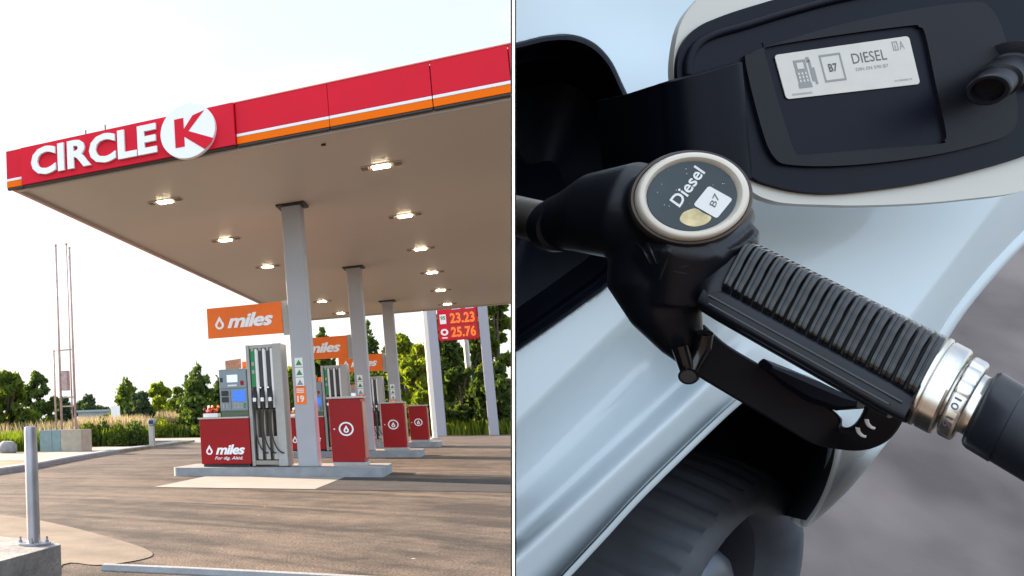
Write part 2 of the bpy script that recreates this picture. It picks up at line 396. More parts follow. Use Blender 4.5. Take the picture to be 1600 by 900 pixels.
fascia(-6.85, -6.54); fascia(-6.53, -2.985, False); fascia(-2.975, -1.70); fascia(-1.695, -.425); fascia(-.415, .46); fascia(.47, .80)
mb = MB(); mb.box(-6.8, .78, fy+.094, fy+.108, 5.0, 5.61, M_dark); mb.build('backing_strip', can)
mb = MB(); mb.box(-6.85, .8, fy-.005, fy+.10, 5.632, 5.648, mat('red_cap', (.75, .1, .06), .3)); mb.build('fascia_cap', can)
mb = MB()  # left and back edge bands
mb.box(-6.85, -6.805, fy+.11, cy1+.1, 5.165, 5.63, M_red); mb.box(-6.855, -6.76, fy+.11, cy1+.1, 5.118, 5.163, M_white); mb.box(-6.85, -6.76, fy+.11, cy1+.1, 5.01, 5.116, M_orange)
mb.box(-6.758, .8, cy1+.02, cy1+.1, 5.01, 5.63, M_red)
mb.build('fascia_panel', can)
mb = MB(); yl = fy-.125
put2d(mb, text_geo('CIRCLE', offset=.036, spacing=1.03), (-6.31, yl, 5.085), (2.16, 0, 0), (0, 0, .47), M_letter, n=(0, -.0001, 0), th=.05)
mb.build('letters', can)
mb = MB()
cxk, czk, rk = -3.655, 5.31, .415
put2d(mb, disc2d(0, 0, 1, 56), (cxk, yl-.03, czk), (rk, 0, 0), (0, 0, rk), M_letter, n=(0, -.0001, 0), th=.09)
kp = [(-.44, .52), (-.10, .52), (-.10, .12), (.28, .60), (.62, .74), (.10, .08), (.86, -.50), (.66, -.76), (.52, -.66), (-.10, -.14), (-.10, -.52), (-.44, -.52)]
kp = [(-.46, .50), (-.12, .50), (-.12, .08), (.22, .52), (.64, .62), (.04, -.02), (.93, -.46), (.83, -.62), (.60, -.80), (-.12, -.20), (-.12, -.56), (-.46, -.56)]
g = poly2d(kp); put2d(mb, g, (cxk, yl-.031, czk), (rk, 0, 0), (0, 0, rk), M_red, n=(0, -.006, 0), th=.005)
mb.build('emblem', can)
# ceiling lamps
for ix, x in enumerate((-4.9, -1.31)):
    for k in range(6):
        y = 14.42+3.93*k
        mb = MB(); mb.box(x-.30, x+.30, y-.12, y+.12, 4.982, 4.998, M_soffit)
        lo = mb.build('ceiling_lamp', can, bevel=.004)
        mb = MB(); mb.box(x-.12, x+.12, y-.10, y+.10, 4.968, 4.981, M_lamp); mb.build('diffuser', lo)
        for sx in (-1, 1):
            mb = MB(); mb.box(x+sx*.24-.05, x+sx*.24+.05, y-.08, y+.08, 4.972, 4.981, mat('bracket', (.20, .15, .11), .6) if (ix, k, sx) == (0, 0, -1) else bpy.data.materials['bracket'])
            mb.build('bracket', lo)
mb = MB(); mb.box(-1.93, -1.87, 12.75, 12.80, 4.975, 4.998, M_dark); mb.build('sensor', can)
# columns
for k in range(3):
    y = 16.0+7.78*k
    mb = MB(); mb.box(-3.21, -2.865, y, y+.35, .166, 4.965, M_col)
    c = mb.build('column', can, bevel=.02)
    mb = MB(); mb.box(-3.29, -2.785, y-.07, y+.42, 4.966, 4.996, M_dark); mb.build('column_cap', c)
    mb = MB()
    for j in range(3):
        z0 = 1.96-.18*j
        mb.box(-3.15, -3.01, y-.004, y-.001, z0, z0+.165, M_sticker)
        put2d(mb, poly2d([(0, 0), (1, 0), (.5, 1)]), (-3.135, y-.006, z0+.03), (.11, 0, 0), (0, 0, .10), M_green if j < 2 else M_grey)
    mb.build('sticker', c)
    mb = MB(); mb.box(-3.17, -2.99, y-.004, y-.001, 1.28, 1.61, M_osign)
    put2d(mb, text_geo('KONTROLL', offset=.02), (-3.15, y-.006, 1.50), (.14, 0, 0), (0, 0, .04), M_sticker) if False else None
    put2d(mb, text_geo('19', offset=.03), (-3.145, y-.006, 1.32), (.12, 0, 0), (0, 0, .12), M_sticker)
    for j in range(3): mb.box(-3.15, -3.02, y-.006, y-.0045, 1.49+.03*j, 1.505+.03*j, M_sticker)
    mb.build('poster', c)

# ------------------------------------------------------------------ islands, pumps, signs, bins
ISL = [("nearest", 0), ("middle", 1), ("farthest", 2)]
DY = 7.78
def make_island():
    mb = MB(); pts = []
    x0, x1, y0, y1, r = -5.47, -1.79, 15.72, 17.3, .12
    for cx, cy, a0 in ((x1-r, y1-r, 0), (x0+r, y1-r, 90), (x0+r, y0+r, 180), (x1-r, y0+r, 270)):
        for j in range(7):
            a = math.radians(a0+15*j); pts.append((cx+r*math.cos(a), cy+r*math.sin(a)))
    top = [Vector((a, b, .165)) for a, b in pts]; bot = [Vector((a, b, .0)) for a, b in pts]
    mb.prism(top, bot, M_kerb)
    return mb.build('pump_island', bevel=.012)
isl = make_island()
L_isl = ['long pale concrete kerbed island under the nearest column', 'concrete kerbed island under the second column', 'concrete kerbed island under the farthest column']
for nme, k in ISL:
    o = isl if k == 0 else copy_tree(isl, off=(0, DY*k, 0))
    tag(o, L_isl[k], 'kerb island', 'pump islands')

G_miles = text_geo('miles', shear=.3, offset=.035, spacing=.93)
def logo_drop(mb, cx, cz, s, y, m_w, m_bg):
    """round drop: white drop with a hole shaped as a small drop"""
    P = [(a, b) for a, b in drop2d(0, 0, 1)]
    put2d(mb, poly2d(P), (cx, y, cz), (s, 0, 0), (0, 0, s), m_w)
    P2 = [(a*.5, b*.5-.05) for a, b in drop2d(0, 0, 1)]
    put2d(mb, poly2d(P2), (cx, y-.002, cz), (s, 0, 0), (0, 0, s), m_bg)

def make_sign():
    y = 16.14
    r = empty('hanging_sign', (-3.4, y, 2.6), None, None)
    mb = MB(); mb.box(-4.75, -3.335, y-.04, y+.04, 2.61, 3.195, M_osign); p = mb.build('panel', r, bevel=.008)
    mb = MB(); put2d(mb, G_miles, (-4.36, y-.045, 2.775), (.86, 0, 0), (0, 0, .27), M_letter, n=(0, -.001, 0)); logo_drop(mb, -4.51, 2.855, .085, y-.046, M_letter, M_osign)
    mb.build('lettering', p)
    mb = MB(); mb.box(-3.334, -3.212, y-.03, y+.03, 2.57, 3.21, M_lgrey); mb.build('bracket', r, bevel=.004)
    return r
sg = make_sign()
L_sg = ['orange miles sign on the nearest column, fully visible', 'orange miles sign partly hidden behind the nearest column', 'farthest orange miles sign, behind the second column']
for nme, k in ISL:
    tag(sg if k == 0 else copy_tree(sg, off=(0, DY*k, 0)), L_sg[k], 'sign', 'orange miles signs on the canopy columns')

def make_pump():
    r = empty('fuel_pump', (-4.2, 16.35, .166), None, None)
    y = 15.95
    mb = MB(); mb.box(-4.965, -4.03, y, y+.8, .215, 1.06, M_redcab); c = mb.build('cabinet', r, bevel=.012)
    mb = MB(); mb.box(-4.93, -4.06, y+.03, y+.77, .167, .213, M_dark); mb.build('plinth', c)
    mb = MB(); mb.box(-4.99, -4.03, y-.02, y+.82, 1.062, 1.095, M_trim); mb.build('ledge', c, bevel=.005)
    mb = MB(); put2d(mb, G_miles, (-4.68, y-.004, .395), (.55, 0, 0), (0, 0, .185), M_letter, n=(0, -.001, 0))
    logo_drop(mb, -4.80, .455, .062, y-.005, M_letter, M_redcab)
    put2d(mb, text_geo('For dig. Altid.', shear=.3, offset=.012), (-4.70, y-.004, .285), (.52, 0, 0), (0, 0, .075), M_letter)
    mb.build('lettering', c)
    # payment terminal
    yt = y+.05
    mb = MB(); mb.box(-4.555, -4.035, yt, yt+.42, 1.20, 1.99, M_grey); mb.box(-4.55, -4.035, yt+.01, yt+.42, 1.097, 1.198, mat('olive_base', (.10, .13, .08), .6)); t = mb.build('terminal', r, bevel=.01)
    mb = MB(); mb.box(-4.545, -4.045, yt-.02, yt-.001, 1.63, 1.96, M_grey); mb.box(-4.40, -4.20, yt-.026, yt-.021, 1.74, 1.88, M_lscreen); mb.box(-4.39, -4.22, yt-.024, yt-.021, 1.665, 1.695, M_sticker)
    mb.box(-4.15, -4.09, yt-.028, yt-.021, 1.68, 1.76, M_redcab); mb.box(-4.53, -4.48, yt-.026, yt-.021, 1.75, 1.83, M_dark); mb.build('display', t, bevel=.003)
    mb = MB(); mb.box(-4.545, -4.35, yt-.02, yt-.001, 1.22, 1.61, M_grey); mb.box(-4.34, -4.045, yt-.02, yt-.001, 1.22, 1.61, M_grey)
    mb.box(-4.31, -4.07, yt-.028, yt-.021, 1.38, 1.585, M_blue)
    for a, b in ((-4.45, 1.54), (-4.45, 1.42)): mb.box(a-.065, a+.065, yt-.04, yt-.021, b-.05, b+.045, M_dark)
    for a in (-4.48, -4.42): mb.box(a-.012, a+.012, yt-.042, yt-.021, 1.26, 1.33, M_lgrey)
    for a in range(4):
        for b in range(3): mb.box(-4.29+.06*a, -4.25+.06*a, yt-.028, yt-.021, 1.25+.035*b, 1.275+.035*b, M_lgrey if a < 3 else M_green)
    mb.build('keypad', t, bevel=.003)
    mb = MB(); Mx = Matrix.Translation((-4.3, yt+.2, 2.0)) @ Matrix.Rotation(-.09, 4, 'Y') @ Matrix.Rotation(-.3, 4, 'X')
    mb.box(-.17, .13, -.01, .01, .0, .19, mat('cardboard', (.42, .22, .14), .7, var=.25, vscale=20), Mx); mb.box(.15, .25, .0, .02, -.01, .12, M_osign, Mx); mb.build('leaflet', r)
    # nozzle tower
    mb = MB(); yb = 16.0
    mb.box(-4.025, -3.965, yb, yb+.5, .18, 2.42, M_lgrey); mb.box(-3.545, -3.385, yb, yb+.5, .18, 2.42, M_lgrey)
    mb.box(-3.964, -3.546, yb+.34, yb+.5, .18, 1.22, M_beige); mb.box(-3.964, -3.546, yb+.02, yb+.5, 2.35, 2.415, M_lgrey); mb.box(-3.964, -3.546, yb+.02, yb+.5, .2, .28, M_beige)
    mb.box(-3.964, -3.546, yb+.40, yb+.46, 1.221, 1.62, M_dark)
    tw = mb.build('nozzle_tower', r, bevel=.008)
    xs = (-3.875, -3.735, -3.595)
    for j, x in enumerate(xs):
        mb = MB(); mb.box(x-.075, x+.005, yb+.03, yb+.2, 1.63, 2.40, M_green if j == 0 else mat('charcoal_panel', (.035, .035, .04), .4) if j == 1 else bpy.data.materials['charcoal_panel'])
        if j == 0:
            for q in range(2): mb.box(x-.06, x-.012, yb+.022, yb+.028, 1.88+.15*q, 1.95+.15*q, M_lgrey)
        mb.box(x-.055, x-.012, yb+.022, yb+.028, 2.3, 2.38, M_lgrey)
        bay = mb.build('grade_panel', tw, bevel=.004)
        mb = MB()   # holstered nozzle
        mb.tube([(x-.02, yb+.06, 1.62), (x-.02, yb-.02, 1.5), (x-.02, yb-.05, 1.38), (x-.015, yb-.04, 1.22)], [.034, .042, .036, .03], M_black, 10)
        mb.tube([(x-.02, yb-.02, 1.52), (x-.02, yb+.1, 1.60)], .024, M_steel, 8)
        mb.ribbon([(x+.03, yb-.07, 1.48), (x+.035, yb-.1, 1.4), (x+.0, yb-.08, 1.3)], (1, 0, 0), .02, .012, M_black)
        mb.box(x-.045, x+.01, yb-.095, yb-.06, 1.36, 1.43, M_letter)
        mb.build('nozzle', tw)
        mb = MB(); hp = sloop([(x-.015, yb-.04, 1.22), (x-.03, yb-.06, 1.0), (x-.02, yb-.08, .75), (x+.04, yb-.06, .52), (x+.13, yb-.02, .42), (x+.19, yb+.08, .44)], 6, False)
        mb.tube(hp, .013, M_black, 8); mb.build('hose', tw)
        mb = MB(); mb.box(x+.012, x+.056, yb+.01, yb+.05, 1.24, 2.34, M_white); mb.box(x-.02, x+.05, yb+.0, yb+.03, .30, .72 if j else .70, M_lgrey); mb.box(x-.065, x-.03, yb+.1, yb+.33, .3, 1.2, M_beige); mb.build('divider', tw, bevel=.003)
    return r
pm = make_pump()
L_pm = ['nearest fuel pump with red cabinet, blue screen and three hoses', 'second fuel pump, half hidden behind the nearest column', 'farthest fuel pump, seen between the second and third columns']
for nme, k in ISL:
    tag(pm if k == 0 else copy_tree(pm, off=(0, DY*k, 0)), L_pm[k], 'fuel pump', 'fuel pumps under the canopy')

def make_leaflet():
    r = empty('flower_box', (-4.8, 16.1, 1.096), None, None); mb = MB()
    mb.box(-4.90, -4.62, 16.0, 16.2, 1.097, 1.17, M_white); mb.build('tray', r, bevel=.006)
    mb = MB(); random.seed(3)
    for i in range(26):
        a, b, c = random.uniform(-4.89, -4.63), random.uniform(16.0, 16.2), random.uniform(1.18, 1.30)
        mb.box(-.02, .02, -.02, .02, -.016, .016, random.choice([M_redcab, M_white, M_osign]), Matrix.Translation((a, b, c)) @ Euler((random.random()*3, random.random()*3, 0)).to_matrix().to_4x4())
    mb.build('packet', r); return r
fb = make_leaflet()
tag(fb, 'white tray of small red and white packets on the nearest pump cabinet', 'tray', 'trays on the pump cabinets')
tag(copy_tree(fb, off=(0, DY, 0)), 'white tray of small packets on the second pump cabinet', 'tray', 'trays on the pump cabinets')

def make_bin():
    r = empty('waste_cabinet', (-2.41, 16.5, .166), None, None); y = 16.3
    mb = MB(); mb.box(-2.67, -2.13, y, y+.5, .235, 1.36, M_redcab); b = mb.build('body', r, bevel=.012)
    mb = MB(); mb.box(-2.66, -2.11, y+.02, y+.5, .167, .233, M_lgrey); mb.build('base', r)
    mb = MB(); mb.box(-2.70, -2.10, y-.02, y+.54, 1.362, 1.40, M_trim); mb.build('lid', r, bevel=.006)
    mb = MB(); mb.box(-2.128, -2.105, y+.05, y+.45, .3, 1.3, mat('pinkish_side', (.45, .12, .08), .35) if 'pinkish_side' not in bpy.data.materials else bpy.data.materials['pinkish_side']); mb.build('side_panel', r, bevel=.004)
    mb = MB(); cx, cz = -2.40, .82
    put2d(mb, ring2d(0, 0, .78, 1), (cx, y-.004, cz), (.125, 0, 0), (0, 0, .125), M_letter)
    put2d(mb, poly2d(drop2d(0, -.2, .36)), (cx, y-.004, cz), (.125, 0, 0), (0, 0, .125), M_letter)
    put2d(mb, poly2d(drop2d(0, -.22, .14)), (cx, y-.006, cz), (.125, 0, 0), (0, 0, .125), M_redcab)
    mb.lathe((-2.60, y-.012, .82), (0, -1, 0), [(-.01, .014), (.0, .014)], M_letter, 10)
    mb.build('emblem', b)
    return r
bn = make_bin()
L_bn = ['nearest red cabinet with white drop emblem beside the first column', 'middle red cabinet with drop emblem beside the second column', 'farthest and smallest red cabinet with drop emblem']
for nme, k in ISL:
    tag(bn if k == 0 else copy_tree(bn, off=(0, DY*k, 0)), L_bn[k], 'cabinet', 'red cabinets on the pump islands')

# ------------------------------------------------------------------ price sign
ps = empty('price_sign', (-1.5, 48, 0), 'tall red price sign with glowing orange digits between two grey posts', 'price sign')
for x in (-2.60, -.33):
    mb = MB(); mb.box(x-.21, x+.21, 47.9, 48.3, 0, 9.0, mat('grey_post_paint', (.30, .30, .34), .5) if 'grey_post_paint' not in bpy.data.materials else bpy.data.materials['grey_post_paint']); mb.build('post', ps, bevel=.03)
mb = MB(); mb.box(-2.34, -.58, 48.0, 48.25, 4.78, 8.6, M_red); bd = mb.build('board', ps, bevel=.02)
mb = MB()
for j, (tx, z) in enumerate((('23.23', 5.62), ('25.76', 4.92))):
    mb.box(-1.86, -.64, 47.975, 47.998, z-.06, z+.60, M_ledbg)
    put2d(mb, text_geo(tx, offset=.03, spacing=1.05), (-1.78, 47.96, z), (1.08, 0, 0), (0, 0, .52), M_led, n=(0, -.001, 0))
mb.build('digits', bd)
mb = MB(); mb.box(-2.24, -1.96, 47.97, 47.998, 5.62, 6.1, M_sticker); put2d(mb, text_geo('95', offset=.03), (-2.21, 47.96, 5.82), (.22, 0, 0), (0, 0, .2), M_green)
mb.build('grade_symbol', bd); mb = MB()
put2d(mb, ring2d(0, 0, .5, 1, 24), (-2.08, 47.98, 5.2), (.17, 0, 0), (0, 0, .17), M_sticker); mb.box(-2.2, -1.97, 47.97, 47.998, 4.88, 4.94, M_sticker)
mb.build('grade_symbol', bd); mb = MB()
mb.box(-1.68, -1.28, 47.97, 47.998, 6.32, 6.62, M_letter); mb.box(-1.6, -1.4, 47.96, 47.968, 6.38, 6.5, M_dark); mb.build('pictogram', bd); mb = MB(); mb.box(-1.08, -.70, 47.97, 47.998, 6.32, 6.62, M_letter)
put2d(mb, ring2d(0, 0, .6, 1, 24), (-.89, 47.96, 6.47), (.09, 0, 0), (0, 0, .09), M_dark)
mb.build('pictogram', bd)
pp = empty('pole', tuple(gnd(741, 676)), 'thin white pole standing behind the red price sign', 'pole')
mb = MB(); b_ = gnd(741, 676); mb.tube([b_, b_+Vector((0, 0, 8.5))], .15, M_white, 14); mb.build('shaft', pp); mb = MB(); mb.lathe(b_, (0, 0, 1), [(0, .3), (.06, .3), (.08, .17)], M_steel, 14); mb.build('base', pp)
pp = empty('pole', tuple(gnd(680, 686)), 'slim cream pole just left of the price sign post', 'pole')
mb = MB(); b_ = gnd(680, 686); mb.tube([b_, b_+Vector((0, 0, 7.6))], .10, mat('cream_paint', (.75, .68, .6), .4), 14); mb.build('shaft', pp); mb = MB(); mb.lathe(b_, (0, 0, 1), [(0, .2), (.05, .2), (.07, .11)], M_steel, 14); mb.build('base', pp)

# ------------------------------------------------------------------ mast frame with plinth blocks, left
my = 27.6
pb = MB(); pb.box(-13.72, -12.90, my, my+.9, .1, .88, mat('buff_plinth', (.36, .33, .26), .85, bump=.3, bscale=12, var=.12, vscale=4)); o = pb.build('plinth_block', bevel=.02)
tag(o, 'buff concrete plinth block under the tall thin mast frame', 'plinth')
pb = MB(); pb.box(-14.58, -13.73, my+.02, my+.85, .1, .88, mat('teal_plinth', (.17, .26, .28), .7, var=.12, vscale=5)); pb.box(-14.13, -14.09, my-.01, my+.019, .1, .87, M_grey)
tag(pb.build('utility_cabinet', bevel=.02), 'teal grey utility cabinet left of the mast plinth', 'cabinet')
ms = empty('mast_frame', (-13.5, my+.3, .88), 'tall frame of three thin rusty poles rising from the plinth', 'mast')
for (x, yy, z) in ((-13.80, my+.3, 7.72), (-13.55, my+.7, 7.8), (-13.24, my+.3, 7.55)):
    mb = MB(); mb.tube([(x, yy, .885 if x > -13.73 else .885), (x, yy, z)], .046 if yy < my+.5 else .028, M_rust, 8); mb.lathe((x, yy, z-.02), (0, 0, 1), [(0, .05), (.06, .05)], M_rust, 8); mb.build('pole', ms)
mb = MB(); mb.tube([(-14.03, my+.3, .885), (-14.03, my+.3, 3.82)], .035, M_rust, 8); mb.build('pole', ms)
for z in (3.78, 2.05, 1.72):
    mb = MB(); mb.tube([(-14.03 if z > 3 else -13.8, my+.3, z), (-13.24, my+.3, z)], .025, M_rust, 6); mb.build('cross_bar', ms)
mb = MB(); mb.box(-13.74, -13.50, my+.25, my+.5, 2.30, 3.02, M_rust); mb.build('control_box', ms, bevel=.01)

# ------------------------------------------------------------------ bollards and block
A = [gnd(95, 851, .34), gnd(0, 877, .34), gnd(-60, 893, .34), gnd(-60, 835, .34), gnd(0, 838, .34), gnd(89, 846, .34)]
mb = MB(); mb.prism([Vector(p) for p in A], [Vector((p.x, p.y, 0)) for p in A], M_block)
tag(mb.build('concrete_block', bevel=.012, segs=3), 'rough grey concrete block in the lower left corner with a post bolted on top', 'concrete block')
bb = gnd(53, 849, .345); bb.z = .341
bo = empty('bollard', tuple(bb), 'nearest galvanised steel bollard post bolted on the concrete block', 'bollard', 'steel bollards')
mb = MB(); mb.lathe(bb, (0, 0, 1), [(.012, .0375), (.64, .0375), (.66, .034), (.664, .02)], M_steel, 32); mb.build('post', bo)
mb = MB(); mb.lathe(bb, (0, 0, 1), [(0, .098), (.010, .098), (.012, .094)], M_steel, 32)
mb.build('base_plate', bo)
for a in (20, 110, 200, 290):
    q = bb+Vector((math.cos(math.radians(a))*.076, math.sin(math.radians(a))*.076, .012)); mb = MB()
    mb.lathe(q, (0, 0, 1), [(0, .011), (.012, .011), (.0121, .006), (.032, .006)], M_steel, 6, smooth=False); mb.build('bolt', bo)
b2 = Vector((-12.12, 32.5, .105))
bo = empty('bollard', tuple(b2), 'small far bollard with a round dark head beside the hedge', 'bollard', 'steel bollards')
mb = MB(); mb.box(b2.x-.1, b2.x+.1, b2.y, b2.y+.2, .105, 1.0, M_lgrey); mb.build('post', bo, bevel=.02)
mb = MB(); mb.lathe((b2.x+.05, b2.y-.06, 1.08), (0, 1, 0), [(0, .13), (.04, .15), (.2, .15), (.24, .12)], M_grey, 20); mb.box(b2.x-.04, b2.x+.14, b2.y-.068, b2.y-.062, 1.0, 1.14, M_dark); mb.build('head', bo)

# ------------------------------------------------------------------ far things
def far_car(px, py, Y, label):
    p = gnd(px, py); p = Vector((px and (CR @ Vector(((px-PX)/F, -(py-PY)/F, -1))).x/(CR @ Vector(((px-PX)/F, -(py-PY)/F, -1))).y*Y, Y, 0))
    r = empty('parked_car', tuple(p), label, 'car')
    prof = [(-2.1, .35), (-2.12, .75), (-1.9, .92), (-1.2, .98), (-.6, 1.42), (.7, 1.45), (1.4, 1.02), (2.05, .9), (2.15, .6), (2.1, .35)]
    mb = MB(); mb.prism([p+Vector((a, -.85, b)) for a, b in prof], [p+Vector((a, .85, b)) for a, b in prof], M_silver); mb.build('body', r, bevel=.05)
    win = [(-1.05, .99), (-.55, 1.36), (.65, 1.38), (1.2, 1.02)]
    mb = MB(); mb.prism([p+Vector((a, -.862, b)) for a, b in win], [p+Vector((a, -.852, b)) for a, b in win], M_glass); mb.build('window', r)
    for a in (-1.35, 1.35):
        mb = MB(); mb.lathe(p+Vector((a, -.87, .33)), (0, 1, 0), [(0, .33), (.2, .33)], M_black, 20); mb.build('wheel', r)
far_car(187, 665, 62, 'distant silver car parked beyond the hedge')
hp = gnd(155, 672); r_ = (CR @ Vector((152/F, -(660-PY)/F, -1))); hx = r_.x/r_.y*75
hu = empty('hut', (hx, 75, 0), 'small grey hut far off in front of the trees', 'hut')
mb = MB(); mb.box(hx-2, hx+2, 75, 78, 0, 2.3, M_hut); mb.build('wall', hu)
mb = MB(); mb.box(hx-2.2, hx+2.2, 74.8, 78.2, 2.302, 2.5, M_grey); mb.build('roof', hu)
mb = MB(); mb.box(hx+.6, hx+1.6, 74.95, 74.998, .2, 2.0, M_dark); mb.build('door', hu)
r_ = (CR @ Vector((181/F, -(640-PY)/F, -1))); sx = r_.x/r_.y*50
rs = empty('road_sign', (sx, 50, 0), 'small white road sign far off beside the hedge', 'sign')
mb = MB(); mb.tube([(sx, 50, 0), (sx, 50, 1.7)], .05, M_lgrey, 8); mb.build('post', rs); mb = MB(); mb.box(sx-.3, sx+.3, 49.92, 49.945, 1.0, 2.2, M_sticker); mb.build('panel', rs)

# ------------------------------------------------------------------ trees
def at(px, Y, z=0):
    r = CR @ Vector(((px-PX)/F, -(655-PY)/F, -1)); return Vector((r.x/r.y*Y, Y, z))
def tree(px, Y, ytop, wpx, m, label, kind='round', name='deciduous_tree', n=2600, leaf=.22, base=0, group=None, trunk_h=.25):
    b = at(px, Y); d = depth_of(b+Vector((0, 0, 1))); hor = 668.8-.0267*px
    H = (hor-ytop)/F*d+1.0; W = wpx/F*d
    rnd = random.Random(int(px*7+Y*3)); r = empty(name, tuple(b), label, 'tree', group)
    mb = MB(); tp = [b+Vector((rnd.uniform(-.03, .03)*H*k/5, rnd.uniform(-.03, .03)*H*k/5, H*.85*k/5)) for k in range(6)]
    mb.tube(tp, [W*.035*(1-k/6.5)+.03 for k in range(6)], M_bark, 8)
    blobs = []
    if kind == 'cone':
        for k in range(22):
            t = k/21; zc = H*(.12+.86*t); rr = W*.5*(1-t)**.75+.12
            for q in range(3 if t < .8 else 1):
                a = rnd.random()*2*PI; rad = rr*rnd.uniform(.2, .75) if t < .9 else 0
                blobs.append((Vector((math.cos(a)*rad, math.sin(a)*rad, zc-.05*H*rnd.random())), rr*.5+.12, .06*H))
    else:
        for k in range(36):
            a = rnd.random()*2*PI; t = rnd.uniform(0, 1); zc = H*(trunk_h+(.95-trunk_h)*t)
            env = math.sin(PI*min(1, .18+.80*t))**.6
            rad = W*.38*env*rnd.uniform(.15, 1)
            s_ = W*.125*rnd.uniform(.55, 1.35)*(.7 if t > .85 else 1); blobs.append((Vector((math.cos(a)*rad, math.sin(a)*rad, zc-s_*.3)), s_, s_*.8))
        for c, s_, _ in blobs[:9]: mb.tube([tp[2], b+c*.6+Vector((0, 0, c.z*.25)), b+c], [W*.018+.01, W*.012+.01, .015], M_bark, 5)
    mb.build('trunk', r)
    mb = MB(); vs = []; fs = []
    wt = [x[1]**2 for x in blobs]; tot = sum(wt)
    for (c, sr, sz), wq in zip(blobs, wt):
        for i in range(int(n*wq/tot)):
            v = Vector((rnd.gauss(0, 1), rnd.gauss(0, 1), rnd.gauss(0, 1))); v.normalize(); v *= rnd.random()**.45*rnd.uniform(.8, 1.12)
            p = b+c+Vector((v.x*sr, v.y*sr, v.z*sz)); s_ = leaf*rnd.uniform(.5, 1.15)
            q = Euler((rnd.random()*6.3, rnd.random()*6.3, rnd.random()*6.3)).to_matrix()
            k = len(vs); vs += [p+q @ Vector(t)*s_ for t in ((-.6, 0, 0), (0, -.42, .1), (.75, 0, 0), (0, .42, .1))]; fs.append((k, k+1, k+2, k+3))
    mb.add(vs, fs, m); mb.build('crown', r, recalc=False)
    return r
GL = 'trees along the left skyline'; GR = 'trees behind the price sign'
T = [  # px, Y, top, width, material, label, kind
 (12, 40, 578, 105, M_leaf, 'leafy green tree at the far left edge behind the grass', 'round', GL),
 (-30, 50, 545, 90, M_leafd, 'tall dark tree cut by the left edge of the view', 'round', GL),
 (60, 62, 576, 62, M_leafd, 'dark bushy tree directly behind the mast frame', 'round', GL),
 (100, 80, 618, 60, M_leafb, 'low grey green tree right of the mast', 'round', GL),
 (140, 84, 616, 70, M_leafb, 'broad grey green tree behind the hut', 'round', GL),
 (200, 66, 584, 52, M_leaf, 'slender pointed green tree right of the hut', 'cone', GL),
 (222, 60, 612, 66, M_leafb, 'rounded bluish shrub tree before the yellow one', 'round', GL),
 (250, 72, 590, 58, M_leafy, 'yellow green airy tree in mid skyline', 'round', GL),
 (278, 84, 602, 50, M_leaf, 'small mid green tree beside the dark conifer', 'round', GL),
 (312, 58, 564, 72, M_leafd, 'dark pointed conifer left of the nearest pump', 'cone', GL),
 (345, 62, 588, 60, M_leafd, 'dark conifer partly behind the payment terminal', 'cone', GL),
 (455, 60, 560, 60, M_leafy, 'yellow green tree behind the nearest nozzle tower', 'round', GL),
 (508, 66, 500, 84, M_leafd, 'dark round tree top above the second miles sign', 'round', GR),
 (585, 70, 500, 60, M_leafd, 'dark spiky conifer between second and third columns', 'cone', GR),
 (622, 66, 508, 56, M_leafd, 'dark conifer right of the third column', 'cone', GR),
 (640, 54, 516, 66, M_leafy, 'bright yellow green tree beside the cream pole', 'round', GR),
 (662, 50, 535, 60, M_leafy, 'sunlit yellow green tree behind the farthest red cabinet', 'round', GR),
 (705, 56, 470, 90, M_leafd, 'dark tree directly behind the price board', 'round', GR),
 (745, 60, 440, 95, M_leafd, 'tall dark tree behind the thin white pole', 'round', GR),
 (785, 55, 450, 85, M_leaf, 'tall dark green tree at the right end of the row', 'round', GR),
 (725, 52, 560, 90, M_leafd, 'low dark undergrowth tree below the price board', 'round', GR),
 (775, 51, 560, 80, M_leafd, 'low dark tree beside the right sign post', 'round', GR),
 (560, 60, 560, 90, M_leafd, 'low dark tree seen between the pumps', 'round', GR),
]
for px, Y, yt, wp, m, lb, kd, gp in T:
    tree(px, Y, yt, wp*1.15, m, lb, kd, 'conifer_tree' if kd == 'cone' else 'deciduous_tree', n=4600 if px < 560 else 6500, leaf=.34 if px < 560 else .36, group=gp, trunk_h=.05 if px > 540 or Y < 45 or 'low' in lb or 'shrub' in lb else .12)

# grasses, hedge
def blades(name, poly_fn, n, hmin, hmax, m, kind_label, wd=.03, seed=1, lean=.35, z0=.1):
    rnd = random.Random(seed); vs = []; fs = []
    for i in range(n):
        p = poly_fn(rnd); h = rnd.uniform(hmin, hmax); a = rnd.random()*2*PI; l = rnd.uniform(0, lean)*h; b = rnd.random()*2*PI
        dx = Vector((math.cos(a), math.sin(a), 0))*wd; ln = Vector((math.cos(b)*l, math.sin(b)*l, 0)); k = len(vs)
        P = Vector((p[0], p[1], z0)); vs += [P-dx, P+dx, P+dx*.8+ln*.4+Vector((0, 0, h*.6)), P-dx*.8+ln*.4+Vector((0, 0, h*.6)), P+ln+Vector((0, 0, h))]
        fs += [(k, k+1, k+2, k+3), (k+3, k+2, k+4)]
    mb = MB(); mb.add(vs, fs, m); o = mb.build(name, recalc=False); return tag(o, kind_label[0], kind_label[1], kind='stuff')
def region(px0, px1, Y0, Y1):
    def f(r):
        Y = r.uniform(Y0, Y1); return at(r.uniform(px0, px1), Y)
    return f
blades('grass', region(122, 232, 34, 39), 3600, .35, .85, M_grass, ('green rough grass along the kerb', 'grass'), wd=.045, seed=2)
blades('tall_grass', region(115, 228, 39.5, 45), 2600, 1.0, 1.5, M_straw, ('pale straw coloured tall grass behind the hedge', 'grass'), wd=.03, seed=3)
blades('tall_grass', region(238, 330, 60, 66), 3200, 1.2, 2.1, M_straw, ('sunlit cream tall grass across the side road', 'grass'), wd=.045, seed=4, z0=0)
